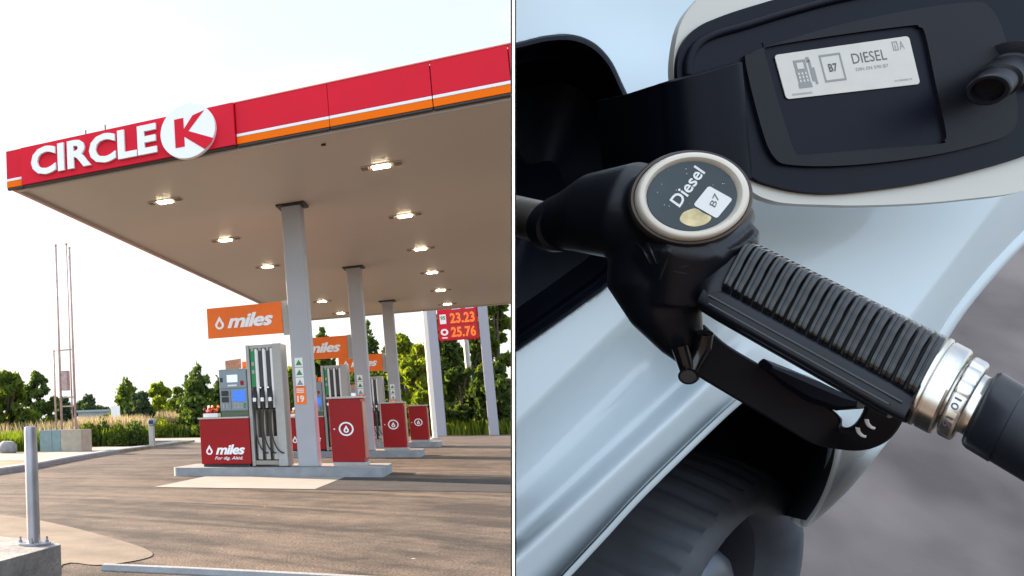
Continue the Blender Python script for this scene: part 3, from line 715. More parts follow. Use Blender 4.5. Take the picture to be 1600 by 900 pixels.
blades('grass', region(232, 335, 57, 60), 1800, .4, .9, M_grass, ('yellow green rough grass in front of the cream grass', 'grass'), wd=.06, seed=5, z0=0)
blades('grass', region(-90, 66, 28, 33), 3600, .3, .85, M_grass, ('long green grass left of the cabinet', 'grass'), wd=.035, seed=6)
blades('tall_grass', region(-90, 120, 36, 50), 4200, .7, 1.3, M_straw, ('straw coloured grass behind the cabinet', 'grass'), wd=.035, seed=8)
blades('grass', region(560, 810, 50, 54), 5200, .35, .9, M_leafy, ('bright green grass strip below the trees', 'grass'), wd=.06, seed=7, z0=0)
st = MB(); q = at(20, 27.5, .1)
st.lathe(q+Vector((.2, -.8, 0)), (.1, 0, 1), [(0, .30), (.1, .36), (.3, .33), (.42, .2)], M_block, 9); tag(st.build('boulder'), 'grey boulder at the foot of the long grass left of the cabinet', 'boulder')

def shrub(px, Y, wpx, h, m, label, seed, group='low shrubs in the hedge along the kerb'):
    b = at(px, Y, .1); d = depth_of(b); W = wpx/F*d; rnd = random.Random(seed)
    r = empty('shrub', tuple(b), label, 'shrub', group)
    mb = MB()
    for k in range(6):
        a = rnd.random()*6.28; mb.tube([b, b+Vector((math.cos(a)*W*.2, math.sin(a)*W*.2, h*.6))], [.03, .012], M_bark, 5)
    mb.build('stem', r); mb = MB(); vs = []; fs = []
    for i in range(1500):
        a = rnd.random()*6.28; q_ = rnd.random()**.5; el_ = rnd.random()
        p = b+Vector((math.cos(a)*q_*W*.5, math.sin(a)*q_*W*.4, h*(.08+.92*el_*(1-q_*q_*.55)*(1+.25*math.sin(a*3+seed)))))
        qq = Euler((rnd.random()*6.3, rnd.random()*6.3, rnd.random()*6.3)).to_matrix(); k = len(vs); s_ = rnd.uniform(.06, .14)
        vs += [p+qq @ Vector(t_)*s_ for t_ in ((-.8, 0, 0), (0, -.4, .1), (1, 0, 0), (0, .4, .1))]; fs.append((k, k+1, k+2, k+3))
    mb.add(vs, fs, m); mb.build('foliage', r, recalc=False)
for i_, (px, Y, wp, h, m, lb) in enumerate([
    (137, 33.8, 34, .95, M_leaf, 'mid green shrub right beside the buff plinth'),
    (160, 34.6, 36, 1.05, M_leafd, 'darker green shrub in the middle of the hedge'),
    (184, 33.6, 34, .9, M_leaf, 'leafy shrub left of the last one in the hedge'),
    (210, 34.0, 42, 1.0, M_leafd, 'dark dense shrub at the end of the hedge next to the far bollard')]):
    shrub(px, Y, wp, h, m, lb, 40+i_)
for i_, (px, Y, wp, h, m, lb) in enumerate([
    (250, 57.5, 40, 1.3, M_leafy, 'yellow green shrub left of the cream grass'),
    (285, 58, 46, 1.2, M_leaf, 'green shrub before the cream grass across the side road'),
    (318, 57, 40, 1.3, M_leafy, 'yellow green shrub nearest the pump, across the side road')]):
    shrub(px, Y, wp, h, m, lb, 60+i_, 'shrubs across the side road')

# ================================================================== right-hand side: the car being fuelled, beyond the upright board
# ---- the thin upright board that separates the two
WD = .42
M_board = mat('board_white', (.9, .9, .9), .6)
M_edge = mat('board_edge_black', (.012, .012, .012), .6)
def board_pts(pxa, pxb, da, db, y0=-500, y1=1700):
    return [cp(pxa, y0, da), cp(pxb, y0, da), cp(pxb, y1, da), cp(pxa, y1, da)]
raydir = Vector((802/F, 0, -1)); tk = 8.2/F*WD
bd_root = empty('divider_board', tuple(CO+CR @ (raydir*WD)), 'thin white upright board with black edges between the petrol station and the car', 'board')
def bw(sx, dd, yy): return CO+CR @ (Vector((802/F*dd+sx, yy, -dd)))
hT, hB = .62, -1.35
def slab_w(mbb, sx0, sx1, d0, d1, m):
    P = [bw(sx, dd, yy) for yy in (hB, hT*1.0) for dd in (d0, d1) for sx in (sx0, sx1)]
    P = [bw(sx, dd, (hB if k == 0 else (.62 + .55*max(0, dd-WD)))) for k in (0, 1) for dd in (d0, d1) for sx in (sx0, sx1)]
    mbb.add(P, [(0,2,3,1),(4,5,7,6),(0,1,5,4),(2,6,7,3),(0,4,6,2),(1,3,7,5)], m)
e = .0007
mb = MB()
# the front edge is a shallow wedge that faces the sun side; black trims run along both corners
P0 = [(-tk/2+e, WD), (tk/2-e, WD), (tk/2-e, 5.2), (-tk/2+e, 5.2)]
def col(P, m, mbb):
    lo = [bw(a, dd, hB) for a, dd in P]; hi = [bw(a, dd, .36+.50*max(0, dd-WD)) for a, dd in P]
    mbb.prism(hi, lo, m)
col([(-tk/2+e, WD+.0045), (tk/2-e, WD), (tk/2-e, 5.2), (-tk/2+e, 5.2)], M_board, mb)
mb.build('panel', bd_root)
mb = MB(); col([(-tk/2, WD+.0042), (-tk/2+e*.98, WD+.0040), (-tk/2+e*.98, 5.2), (-tk/2, 5.2)], M_edge, mb)
mb.build('edge_trim', bd_root)
mb = MB(); col([(tk/2-e*.98, WD-.0003), (tk/2, WD-.0003), (tk/2, 5.2), (tk/2-e*.98, 5.2)], M_edge, mb)
mb.build('edge_trim', bd_root)
# right face of the board, used to trim what stands against it
WP = bw(tk/2+.0003, 1.0, 0); WN = (CR @ Vector((1, 0, 802/F))).normalized()
# plane through both (tk/2) lines: parallel to the board's centre plane
def trim(o):
    bm = bmesh.new(); bm.from_mesh(o.data); off = o.matrix_basis.translation
    r = bmesh.ops.bisect_plane(bm, geom=bm.verts[:]+bm.edges[:]+bm.faces[:], plane_co=WP-off, plane_no=WN, clear_inner=True)
    bm.to_mesh(o.data); bm.free(); return o

# ---- materials
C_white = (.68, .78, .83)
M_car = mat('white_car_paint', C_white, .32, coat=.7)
M_flapw = mat('warm_lit_flap_paint', (.58, .55, .48), .35, coat=.4)  # the car's white paint with warm light put into its colour
M_plas = mat('black_moulded_plastic', (.004, .0055, .012), .45, spec=.14, bump=.08, bscale=900, var=.15, vscale=30)
M_plas2 = mat('satin_black_plastic', (.010, .010, .014), .5, spec=.2, bump=.06, bscale=700, var=.2, vscale=18)
M_gloss = mat('glossy_black_plastic', (.005, .005, .007), .16, coat=.3, var=.25, vscale=60)
M_nozz = mat('nozzle_black', (.006, .007, .012), .36, spec=.35, bump=.05, bscale=500, var=.25, vscale=25)
M_ring = mat('ivory_ring', (.74, .68, .58), .42, bump=.04, bscale=400, var=.05, vscale=60)
M_face = mat('slate_face', (.018, .032, .038), .22, var=.2, vscale=40)
M_brown = mat('worn_brown_rim', (.075, .055, .045), .35, metal=.4, var=.4, vscale=40)
M_alu = mat('brushed_aluminium', (.72, .69, .64), .25, metal=1, var=.04, vscale=200)
M_alu2 = mat('cast_aluminium', (.74, .72, .68), .34, metal=1, var=.06, vscale=200)
M_spout = mat('scratched_spout', (.42, .38, .32), .4, metal=.9, var=.3, vscale=50)
M_hose = mat('rubber_hose', (.010, .012, .018), .3, var=.25, vscale=30)
M_tyre = mat('tyre_rubber', (.095, .108, .130), .6, var=.25, vscale=14)
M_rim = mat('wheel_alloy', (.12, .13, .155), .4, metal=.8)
M_liner = mat('arch_liner', (.030, .033, .048), .8)
M_lab = mat('label_paper', (.66, .62, .55), .5, var=.03, vscale=80)
M_ink = mat('label_ink', (.10, .10, .11), .5)
M_inkl = mat('label_ink_grey', (.28, .28, .27), .5)
M_txt = mat('print_white', (.80, .80, .78), .4)
M_glint = mat('gold_sun_glint', (.45, .36, .20), .35, metal=.8, var=.35, vscale=140)

# ---- pixel-depth patches
def inv(p1, p2, p3):
    """depth function of a plane through three (px, py, depth)"""
    (x1, y1, d1), (x2, y2, d2), (x3, y3, d3) = p1, p2, p3
    q1, q2, q3 = 1/d1, 1/d2, 1/d3
    D = (x2-x1)*(y3-y1)-(x3-x1)*(y2-y1)
    b = ((q2-q1)*(y3-y1)-(q3-q1)*(y2-y1))/D; c = ((x2-x1)*(q3-q1)-(x3-x1)*(q2-q1))/D
    return lambda x, y: 1/(q1+b*(x-x1)+c*(y-y1))
def sm(x, a, b):
    t = max(0, min(1, (x-a)/(b-a))); return t*t*(3-2*t)
def inside(x, y, P):
    c = False; n = len(P); j = n-1
    for i in range(n):
        xi, yi = P[i][:2]; xj, yj = P[j][:2]
        if (yi > y) != (yj > y) and x < (xj-xi)*(y-yi)/(yj-yi)+xi: c = not c
        j = i
    return c
def patch(mb, outline, holes, dfn, m, step=8, th=.0):
    from collections import Counter
    loops = [outline]+list(holes)
    xs = [p[0] for p in outline]; ys = [p[1] for p in outline]
    x0, y0 = min(xs)-step, min(ys)-step; nx = int((max(xs)-x0)/step)+2; ny = int((max(ys)-y0)/step)+2
    keep = []
    for j in range(ny):
        for i in range(nx):
            x, y = x0+(i+.5)*step, y0+(j+.5)*step
            if inside(x, y, outline) and not any(inside(x, y, h) for h in holes): keep.append((i, j))
    ec = Counter()
    for i, j in keep:
        for a, b in (((i, j), (i+1, j)), ((i+1, j), (i+1, j+1)), ((i, j+1), (i+1, j+1)), ((i, j), (i, j+1))): ec[(a, b)] += 1
    bnd = set()
    for (a, b), c in ec.items():
        if c == 1: bnd.add(a); bnd.add(b)
    idx = {}; vs = []; fs = []
    def V(k):
        if k not in idx:
            x, y = x0+k[0]*step, y0+k[1]*step
            if k in bnd:
                best = None
                for lp in loops:
                    for q in range(len(lp)):
                        ax, ay = lp[q][:2]; bx, by = lp[(q+1) % len(lp)][:2]; dx, dy = bx-ax, by-ay; l2 = dx*dx+dy*dy or 1e-9
                        t = max(0, min(1, ((x-ax)*dx+(y-ay)*dy)/l2)); cx_, cy_ = ax+dx*t, ay+dy*t; dd = (cx_-x)**2+(cy_-y)**2
                        if best is None or dd < best[0]: best = (dd, cx_, cy_)
                x, y = best[1], best[2]
            idx[k] = len(vs); vs.append(cp(x, y, dfn(x, y)))
        return idx[k]
    for i, j in keep: fs.append((V((i, j)), V((i, j+1)), V((i+1, j+1)), V((i+1, j))))
    mb.add(vs, fs, m, True)
def px_slab(poly, dfront, thick, m, name, parent, holes=(), bevel=0, segs=3, smooth_side=False):
    """flat plate drawn in pixels on a plane, thick metres deep along the plane normal"""
    a, b, c = [cp(x, y, dfront(x, y)) for x, y in ((1000, 100), (1500, 100), (1000, 500))]
    n = (b-a).cross(c-a).normalized()
    if n.dot(CO-a) < 0: n = -n
    fr = [cp(x, y, dfront(x, y)) for x, y in poly]; H = []
    for h in holes:
        hf = [cp(x, y, dfront(x, y)) for x, y in h]; H.append((hf, [p-n*thick for p in hf]))
    mb = MB(); mb.prism(fr, [p-n*thick for p in fr], m, holes=H, smooth_side=smooth_side)
    return mb.build(name, parent, bevel=bevel, segs=segs), n

dcar = inv((1000, 100, .80), (1255, 815, .71), (1600, 350, .73))
def car_depth(x, y):
    d = dcar(x, y)
    # body line running up to the right (signed distance in pixels, positive = below it)
    ax, ay, bx, by = 806, 852, 1100, 583; l = math.hypot(bx-ax, by-ay)
    s = ((x-ax)*-(by-ay)+(y-ay)*(bx-ax))/l
    along = ((x-ax)*(bx-ax)+(y-ay)*(by-ay))/l; fade = 1-sm(along, 330, 520)
    g = .0055*math.exp(-((s+6)/10)**2)*fade - .006*math.exp(-((s-16)/15)**2)*fade
    # lower shoulder turns away towards the lip of the arch
    sp_ = lambda v, k_: k_*math.log1p(math.exp(max(-30, min(30, v/k_))))
    g += .00042*sp_(s-14, 12)*fade + .0004*sp_(s-95, 14)*fade
    # soft second swage above it
    ax, ay, bx, by = 806, 672, 975, 508; l = math.hypot(bx-ax, by-ay)
    s2 = ((x-ax)*-(by-ay)+(y-ay)*(bx-ax))/l
    along2 = ((x-ax)*(bx-ax)+(y-ay)*(by-ay))/l; f2 = 1-sm(along2, 200, 380)
    g += .045*sm(s2, -10, 60)*f2 - .045*f2*sm(s2, 60, 190)
    # the tail of the panel rolls back towards its right edge
    ex = ((x-1400)*.80+(y-640)*.60); g += .00018*max(0, ex+70)*(1+max(0, ex+70)/80)
    # shallow dish round the flap
    g += .02*math.exp(-(((x-1010)/120)**2+((y-60)/140)**2))
    return d+g
body_out = sloop([(700, -80), (1000, -90), (1400, -90), (1780, -80), (1800, 120), (1700, 270), (1600, 368), (1545, 425), (1490, 492), (1445, 565), (1400, 650), (1360, 705), (1320, 757), (1288, 790), (1256, 818)], 6, False)
arch_in = sloop([(1256, 818), (1283, 775), (1302, 715), (1304, 655), (1285, 607), (1250, 585), (1200, 592), (1155, 622), (1100, 672), (1000, 770), (940, 835), (875, 905), (800, 985), (700, 1080)], 6, False)
rec_out = sloop([(700, 100), (770, 78), (812, 68), (855, 58), (895, 57), (928, 70), (953, 96), (970, 130), (985, 165), (1000, 220), (1006, 290), (992, 372), (957, 437), (905, 478), (855, 514), (806, 548), (740, 592), (680, 560), (650, 300)], 6)
car = empty('car', tuple(cp(1200, 500, .8)), 'white car seen close up on the right, its fuel flap open and rear wheel below', 'car')
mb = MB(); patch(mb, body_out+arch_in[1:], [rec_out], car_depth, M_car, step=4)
body = trim(mb.build('body_panel', car))
so_ = body.modifiers.new('thick', 'SOLIDIFY'); so_.thickness = .0025; so_.offset = -1 if False else 1
# folded lip of the arch
mb = MB(); mb.tube([cp(x, y, car_depth(x, y)+.0005) for x, y in arch_in], .0045, M_car, 10); trim(mb.build('arch_lip', body))
mb = MB(); ro = [p for p in body_out if p[1] > 150]; mb.tube([cp(x-6, y-4, car_depth(x, y)+.006) for x, y in ro], .0085, M_car, 12); trim(mb.build('edge_fold', body))
# wheel arch liner
def bowl(mb, loop, dfn, rings, m, cen):
    R = []
    for s, dx, dy, dd in rings:
        R.append([cp(cen[0]+(x-cen[0])*s+dx, cen[1]+(y-cen[1])*s+dy, dfn(x, y)+dd) for x, y in loop])
    mb.rings(R, m, closed=False, cap0=False, cap1=False)
    P = R[-1]; mb.add(P, [tuple(range(len(P)))], m)
arch_loop = arch_in[1:]
mb = MB(); bowl(mb, arch_loop, dcar, [(1.004, 0, 0, .006), (1.0, -6, -2, .05), (.98, -25, -8, .22), (.93, -45, -14, .52)], M_liner, (1080, 850)); trim(mb.build('wheel_arch', car))

# wheel
def wheel():
    d0 = .98; c = cp(1128, 968, d0); n = CR @ Vector((.47, -.21, .857)); n.normalize()
    R = 248/F*d0
    u = (CR @ Vector((0, 1, 0))); u = (u-n*u.dot(n)).normalized(); v = n.cross(u)
    wh = empty('wheel', tuple(c), None, None); wh.parent = car; wh.matrix_parent_inverse = Matrix.Translation(-Vector(car.location))
    mb = MB(); N = 240
    prof = [(-.200, .80), (-.205, .90), (-.190, .965), (-.160, .99), (-.100, 1.0), (-.040, .992), (-.012, .965), (.004, .93), (.014, .87), (.014, .78), (.004, .72), (-.01, .68), (-.05, .665)]
    RG = []
    for h, r in prof:
        ring = []
        for i in range(N):
            a = 2*PI*i/N; rr = r
            if r > .95 and ((i+(2 if h > -.1 else 0)) % 6) in (0, 1) and (h < -.112 or h > -.09): rr = r-.022
            if h > 0 and r > .75 and (i % 12) == 0: rr = r+.006
            ring.append(c+n*h*.8+(u*math.cos(a)+v*math.sin(a))*R*rr)
        RG.append(ring)
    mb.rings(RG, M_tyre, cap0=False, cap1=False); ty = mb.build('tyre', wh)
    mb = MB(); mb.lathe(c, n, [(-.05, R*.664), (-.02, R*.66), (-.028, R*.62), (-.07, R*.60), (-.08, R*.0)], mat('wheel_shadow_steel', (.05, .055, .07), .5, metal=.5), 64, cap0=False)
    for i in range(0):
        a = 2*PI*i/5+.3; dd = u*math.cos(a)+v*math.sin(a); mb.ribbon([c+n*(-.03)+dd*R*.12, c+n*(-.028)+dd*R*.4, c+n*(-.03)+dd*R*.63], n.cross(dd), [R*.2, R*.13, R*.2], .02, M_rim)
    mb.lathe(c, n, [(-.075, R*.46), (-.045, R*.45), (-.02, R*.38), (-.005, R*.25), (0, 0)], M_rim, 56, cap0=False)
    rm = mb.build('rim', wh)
    for o in (ty, rm): trim(o)
wheel()

# recess behind the flap
mb = MB()
ld = lambda x, y: car_depth(x, y)
R_ = []
cen = (850, 300)
prof = [(1.012, -.0035), (1.0, -.008), (.975, -.009), (.955, -.005), (.935, .004), (.93, .016), (.90, .020), (.87, .018), (.85, .024), (.83, .05), (.70, .085), (.45, .10), (.2, .10)]
for s, dd in prof: R_.append([cp(cen[0]+(x-cen[0])*s, cen[1]+(y-cen[1])*s, dcar(x, y)+dd) for x, y in rec_out])
mb.rings(R_, M_plas, cap0=False, cap1=True); trim(mb.build('filler_recess', car))
if 0: mb = MB(); mb.lathe(cp(835, 345, .665), cdir((.25, -.1, .9)), [(-.01, .036), (.02, .036), (.024, .033), (.024, .027), (.0, .026)], M_plas2, 36); trim(mb.build('filler_neck', car))

# flap
dl = inv((1060, 150, .655), (1600, 150, .635), (1300, 300, .635))
off = lambda f, k: (lambda x, y: f(x, y)+k)
fl_w = sloop([(1058, 140), (1052, 110), (1055, 72), (1064, 36), (1082, 8), (1110, -16), (1180, -42), (1400, -75), (1700, -90), (1800, 60), (1760, 200), (1680, 262), (1600, 298), (1510, 311), (1430, 318), (1340, 321), (1287, 320), (1235, 318), (1205, 313), (1176, 300), (1130, 262), (1090, 210)], 5)
fl_d = sloop([(1063, 135), (1058, 112), (1061, 84), (1072, 60), (1092, 41), (1120, 28), (1160, 14), (1220, -4), (1300, -28), (1500, -60), (1700, -66), (1760, 60), (1720, 170), (1660, 216), (1600, 244), (1530, 265), (1450, 284), (1370, 296), (1300, 302), (1250, 299), (1208, 290), (1176, 277), (1135, 240), (1090, 190)], 5)
flap = empty('fuel_flap', tuple(cp(1350, 150, .64)), None, None); flap.parent = car; flap.matrix_parent_inverse = Matrix.Translation(-Vector(car.location))
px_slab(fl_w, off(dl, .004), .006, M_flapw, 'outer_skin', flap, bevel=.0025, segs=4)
px_slab(fl_d, dl, .0035, M_plas, 'inner_panel', flap, bevel=.0016, segs=4)
# rolled rim just inside the black edge
rim_px = sloop([(1075, 118), (1076, 96), (1088, 72), (1115, 55), (1165, 40), (1230, 20), (1330, -6), (1500, -36), (1680, -44)], 6, False)
mb = MB(); mb.tube([cp(x, y, dl(x, y)-.001) for x, y in rim_px], .0032, M_plas, 12); mb.build('rim_bead', flap)
plat = sloop([(1165, 98), (1172, 84), (1200, 72), (1300, 42), (1420, 16), (1520, 3), (1545, 10), (1562, 35), (1575, 75), (1586, 130), (1590, 180), (1580, 206), (1545, 222), (1450, 244), (1330, 258), (1240, 258), (1210, 246), (1190, 200)], 5)
pocket = sloop([(1197, 88), (1196, 79), (1204, 72), (1300, 56), (1420, 40), (1436, 42), (1446, 54), (1462, 130), (1478, 205), (1476, 219), (1466, 225), (1350, 234), (1255, 242), (1243, 237), (1237, 225), (1215, 155)], 4)
o, ln = px_slab(plat, off(dl, -.0028), .0027, M_plas2, 'raised_panel', flap, holes=[pocket], bevel=.0006, segs=2)
pd = off(dl, -.0006)
pbx = [(1192, 66), (1452, 30), (1486, 232), (1236, 252)]
px_slab(pbx, pd, .0004, M_plas, 'pocket_floor', flap)
# label
LB = [(1210, 86), (1420, 56), (1438, 131), (1229, 155)]
def quadmap(Q, a, b):   # Q: tl, tr, br, bl ; a right 0..1, b up 0..1
    tl, tr, br, bl = Q; t = 1-b
    return ((tl[0]*(1-a)+tr[0]*a)*(1-t)+(bl[0]*(1-a)+br[0]*a)*t, (tl[1]*(1-a)+tr[1]*a)*(1-t)+(bl[1]*(1-a)+br[1]*a)*t)
mb = MB(); k = off(dl, -.0016)
def onlab(geo, x, y, w_, h_, m, lift=0):
    vs, fs = geo; P = [quadmap(LB, x+w_*a, y+h_*b) for a, b in vs]; mb.add([cp(p[0], p[1], k(*p)-lift) for p in P], fs, m)
rr = []
for cx_, cy_, a0 in ((.975, .93, 0), (.025, .93, 90), (.025, .07, 180), (.975, .07, 270)):
    for j in range(6):
        a = math.radians(a0+18*j); rr.append((cx_+.025*math.cos(a), cy_+.07*math.sin(a)))
fr_ = [cp(*quadmap(LB, a, b), k(*quadmap(LB, a, b))) for a, b in rr]; mb.prism(fr_, [p-ln*.0005 for p in fr_], M_lab)
li = .00015
def rect(x0, y0, x1, y1, m, lf=li): onlab(([(0, 0), (1, 0), (1, 1), (0, 1)], [(0, 1, 2, 3)]), x0, y0, x1-x0, y1-y0, m, lf)
def frame(x0, y0, x1, y1, tx, ty, m):
    rect(x0, y0, x1, y0+ty, m); rect(x0, y1-ty, x1, y1, m); rect(x0, y0+ty, x0+tx, y1-ty, m); rect(x1-tx, y0+ty, x1, y1-ty, m)
# pump pictogram
rect(.115, .20, .215, .30, M_inkl); rect(.12, .30, .21, .82, M_inkl); rect(.14, .62, .19, .76, M_lab, li*2)
for j in range(3):
    for i in range(3): rect(.133+.026*i, .33+.08*j, .146+.026*i, .385+.08*j, M_lab, li*2)
rect(.225, .32, .245, .80, M_inkl); rect(.245, .25, .262, .62, M_inkl); rect(.215, .74, .24, .86, M_inkl)
frame(.315, .26, .475, .86, .012, .045, M_inkl)
onlab(text_geo('B7', offset=.03), .365, .47, .065, .18, M_ink, li)
onlab(text_geo('DIESEL', offset=.0), .55, .58, .255, .22, M_ink, li)
onlab(text_geo('DIN EN 590 B7', offset=.0), .56, .42, .24, .07, M_inkl, li)
onlab(text_geo('000000000', offset=.0), .05, .06, .15, .045, M_inkl, li)
onlab(text_geo('01004B19', offset=.0), .82, .10, .13, .04, M_inkl, li)
frame(.865, .74, .905, .93, .006, .02, M_inkl); onlab(text_geo('i', offset=.0), .88, .77, .008, .12, M_inkl, li); onlab(text_geo('A', offset=.0), .915, .75, .035, .17, M_inkl, li)
mb.build('sticker', flap)
# rubber stop pin
mb = MB(); s0 = cp(1578, 108, .637); s1 = cp(1541, 143, .600); ax = (s1-s0).normalized()
Ls = (s1-s0).length; q = 1/F*.61
mb.lathe(s0-ax*.004, ax, [(0, 44*q), (.003, 44*q), (.004, 36*q), (.0045, 28*q), (.009, 28*q), (.010, 25*q), (Ls*.45, 25*q), (Ls*.46, 27*q), (Ls*.62, 27*q), (Ls*.63, 23*q), (Ls*.95, 24*q), (Ls*.98, 24*q), (Ls*1.0, 22*q), (Ls*1.0, 18*q), (Ls*.85, 17*q), (Ls*.85, 0)], M_nozz, 48)
for i in range(0):
    a = i*1.256; mb.tube([s1-ax*.0005+(ax.orthogonal()*math.cos(a)+ax.cross(ax.orthogonal())*math.sin(a))*12*q, s1-ax*.002], .0012, M_plas2, 6)
mb.build('stop_pin', flap)
# hinge arm from the recess to the flap
mb = MB()
hf = sloop([(945, 156, .745), (985, 148, .700), (1030, 134, .660), (1070, 122, .642), (1110, 111, .637), (1150, 99, .6355), (1160, 97, .638)], 4, False)
top = [cp(x, y, d) for x, y, d in hf]; bot = [cp(x+16, y+195-(x-945)*.06, d+.002) for x, y, d in hf]
mb.rings([[a, a+(CR @ Vector((-.001, .002, -.009))), b+(CR @ Vector((0, 0, -.009))), b] for a, b in zip(top, bot)], M_plas, smooth=True)
mb.build('hinge_arm', flap, bevel=.004, segs=4)
tag(flap, 'black inside of the open flap with a white diesel sticker')

# ------------------------------------------------------------------ fuel nozzle
def bake(o):
    dg = bpy.context.evaluated_depsgraph_get(); dg.update(); ev = o.evaluated_get(dg)
    me = bpy.data.meshes.new_from_object(ev); o.modifiers.clear(); old = o.data; o.data = me; bpy.data.meshes.remove(old); me.name = o.name
    for p in me.polygons: p.use_smooth = True
    return o
nz_root = empty('fuel_nozzle', tuple(cp(1080, 400, .46)), 'black fuel nozzle with white ringed round cap reading Diesel, stuck into the car', 'fuel nozzle')
DN = .45; q = DN/F
hc = cp(1081, 305, DN)            # centre of the cap
kx, ky = 1081/F, (510-305)/F
# cap normal: A = n.(1,0,kx), B = n.(0,1,ky)
A_, B_ = .30, .30
a2 = 1+kx*kx+ky*ky; b2_ = -2*(A_*kx+B_*ky); c2 = A_*A_+B_*B_-1
z_ = (-b2_+math.sqrt(b2_*b2_-4*a2*c2))/(2*a2)
hn = CR @ Vector((A_-kx*z_, B_-ky*z_, z_)); hn.normalize()
rc = 89*q/math.sqrt(1+kx*kx-A_*A_)       # radius whose image half-width is 89 px
def body_blob():
    mb = MB(); down = [cp(1078, 335, DN+.034), cp(1072, 370, DN+.030), cp(1063, 410, DN+.020), cp(1055, 460, DN+.028)]
    ax0 = -hn
    mb.lathe(hc-hn*.006, -hn, [(0, rc*1.06), (.012, rc*1.07), (.03, rc*1.0), (.045, rc*.9), (.06, rc*.7), (.066, 0)], M_nozz, 48)
    R = [93, 88, 78, 62]
    mb.tube(down, [r*q*.90 for r in R], M_nozz, 32)
    # lobe down to the pivot
    mb.tube([cp(1030, 390, DN+.035), cp(1022, 440, DN+.036), cp(1040, 490, DN+.036), cp(1066, 540, DN+.036), cp(1078, 566, DN+.036)], [70*q, 66*q, 50*q, 30*q, 14*q], M_nozz, 28)
    # right shoulder towards the grip
    mb.tube([cp(1095, 380, DN+.02), cp(1110, 420, DN+.022), cp(1112, 470, DN+.026)], [74*q, 60*q, 40*q], M_nozz, 24)
    # neck to the spout
    mb.tube([cp(1050, 345, DN+.03), cp(985, 330, DN+.045), cp(930, 335, DN+.065), cp(890, 345, DN+.08), cp(862, 350, DN+.09)], [78*q, 84*q, 74*q, 56*q, 48*q], M_nozz, 32)
    o = mb.build('body', nz_root)
    r = o.modifiers.new('r', 'REMESH'); r.mode = 'VOXEL'; r.voxel_size = .0011
    s = o.modifiers.new('s', 'SMOOTH'); s.iterations = 14; s.factor = .6
    bake(o)
    bm = bmesh.new(); bm.from_mesh(o.data)
    bmesh.ops.bisect_plane(bm, geom=bm.verts[:]+bm.edges[:]+bm.faces[:], plane_co=hc-hn*.0065, plane_no=hn, clear_outer=True)
    bmesh.ops.holes_fill(bm, edges=[e_ for e_ in bm.edges if e_.is_boundary], sides=0)
    bm.to_mesh(o.data); bm.free()
    if not o.data.materials: o.data.materials.append(M_nozz)
    return o
nb_ = body_blob()
# carved scratches on the neck
from mathutils.bvhtree import BVHTree
bvh = BVHTree.FromPolygons([v.co for v in nb_.data.vertices], [tuple(p.vertices) for p in nb_.data.polygons])
def surf(px, py):
    dr = (cp(px, py, 1)-CO).normalized(); hit = bvh.ray_cast(CO, dr); return hit[0] if hit[0] is not None else cp(px, py, DN)
mb = MB()
for x0, y0, x1, y1, wd in ((1003, 386, 1016, 412, 2.2), (1012, 378, 1026, 412, 3.2), (1044, 402, 1030, 438, 2.2), (994, 378, 1012, 400, 1.6), (1052, 424, 1076, 428, 1.6), (1060, 418, 1078, 415, 1.2)):
    P_ = [surf(x0+(x1-x0)*k_/5, y0+(y1-y0)*k_/5) for k_ in range(6)]
    mb.tube(P_, [wd*q*f_*.6 for f_ in (.3, .9, 1.1, 1, .8, .3)], M_black, 6)
    P_ = [surf(x0+wd*1.3+(x1-x0)*k_/5, y0+(y1-y0)*k_/5) for k_ in range(6)]
    mb.tube(P_, [q*.45]*6, M_plas2, 5)
mb.build('scuff_mark', nz_root)
# cap
mb = MB(); mb.lathe(hc-hn*.0065, hn, [(-.004, rc*1.075), (.0, rc*1.10), (.0022, rc*1.10), (.0036, rc*1.075), (.0038, rc*1.03), (.003, rc*1.0)], M_brown, 96); mb.build('cap_rim', nz_root)
mb = MB(); mb.lathe(hc-hn*.0045, hn, [(0, rc*1.005), (.0035, rc*1.0), (.0055, rc*.965), (.006, rc*.93), (.0058, rc*.86), (.0045, rc*.825), (.0028, rc*.80), (.0026, 0)], M_ring, 96); cap = mb.build('cap_ring', nz_root)
mb = MB(); mb.lathe(hc-hn*.0045, hn, [(.0029, rc*.797), (.0034, rc*.79), (.0034, 0)], M_face, 96); face = mb.build('cap_face', cap)
# directions on the face: e1 reads along the text
def face_dir(dx, dy):
    """in-plane direction whose picture points along (dx, dy up)"""
    best = None
    u = hn.orthogonal().normalized(); v = hn.cross(u); c0 = hc
    def pr(p): c = CR.transposed() @ (p-CO); return Vector((F*c.x/-c.z, F*c.y/-c.z))
    b0 = pr(c0); U = pr(c0+u*.01)-b0; V = pr(c0+v*.01)-b0; D = U.x*V.y-U.y*V.x
    a = (dx*V.y-dy*V.x)/D; b = (U.x*dy-U.y*dx)/D
    return (u*a+v*b)*.01        # vector whose picture is (dx, dy) px
def fp(px, py): return hc+face_dir(px-1081, -(py-305))
mb = MB(); up = hn*(-.0045+.0036)
def ontri(geo, o_px, u_px, v_px, m, lift=.0):
    put2d(mb, geo, fp(*o_px)+up, face_dir(u_px[0], -u_px[1]), face_dir(v_px[0], -v_px[1]), m, n=hn*(.0001+lift))
ontri(text_geo('Diesel', offset=.018), (1063, 324), (40, -55), (-17, -12), M_txt)
def rrect(r=.1, n=5):
    P = []
    for cx_, cy_, a0 in ((1-r, 1-r, 0), (r, 1-r, 90), (r, r, 180), (1-r, r, 270)):
        for j in range(n+1):
            a = math.radians(a0+90*j/n); P.append((cx_+r*math.cos(a), cy_+r*math.sin(a)))
    return poly2d(P)
ontri(rrect(), (1121, 340.5), (24, -30), (-37, -21), M_txt)
ontri(text_geo('B7', offset=.005), (1118, 324), (8, -18), (-9, -5), M_ink, .0001)
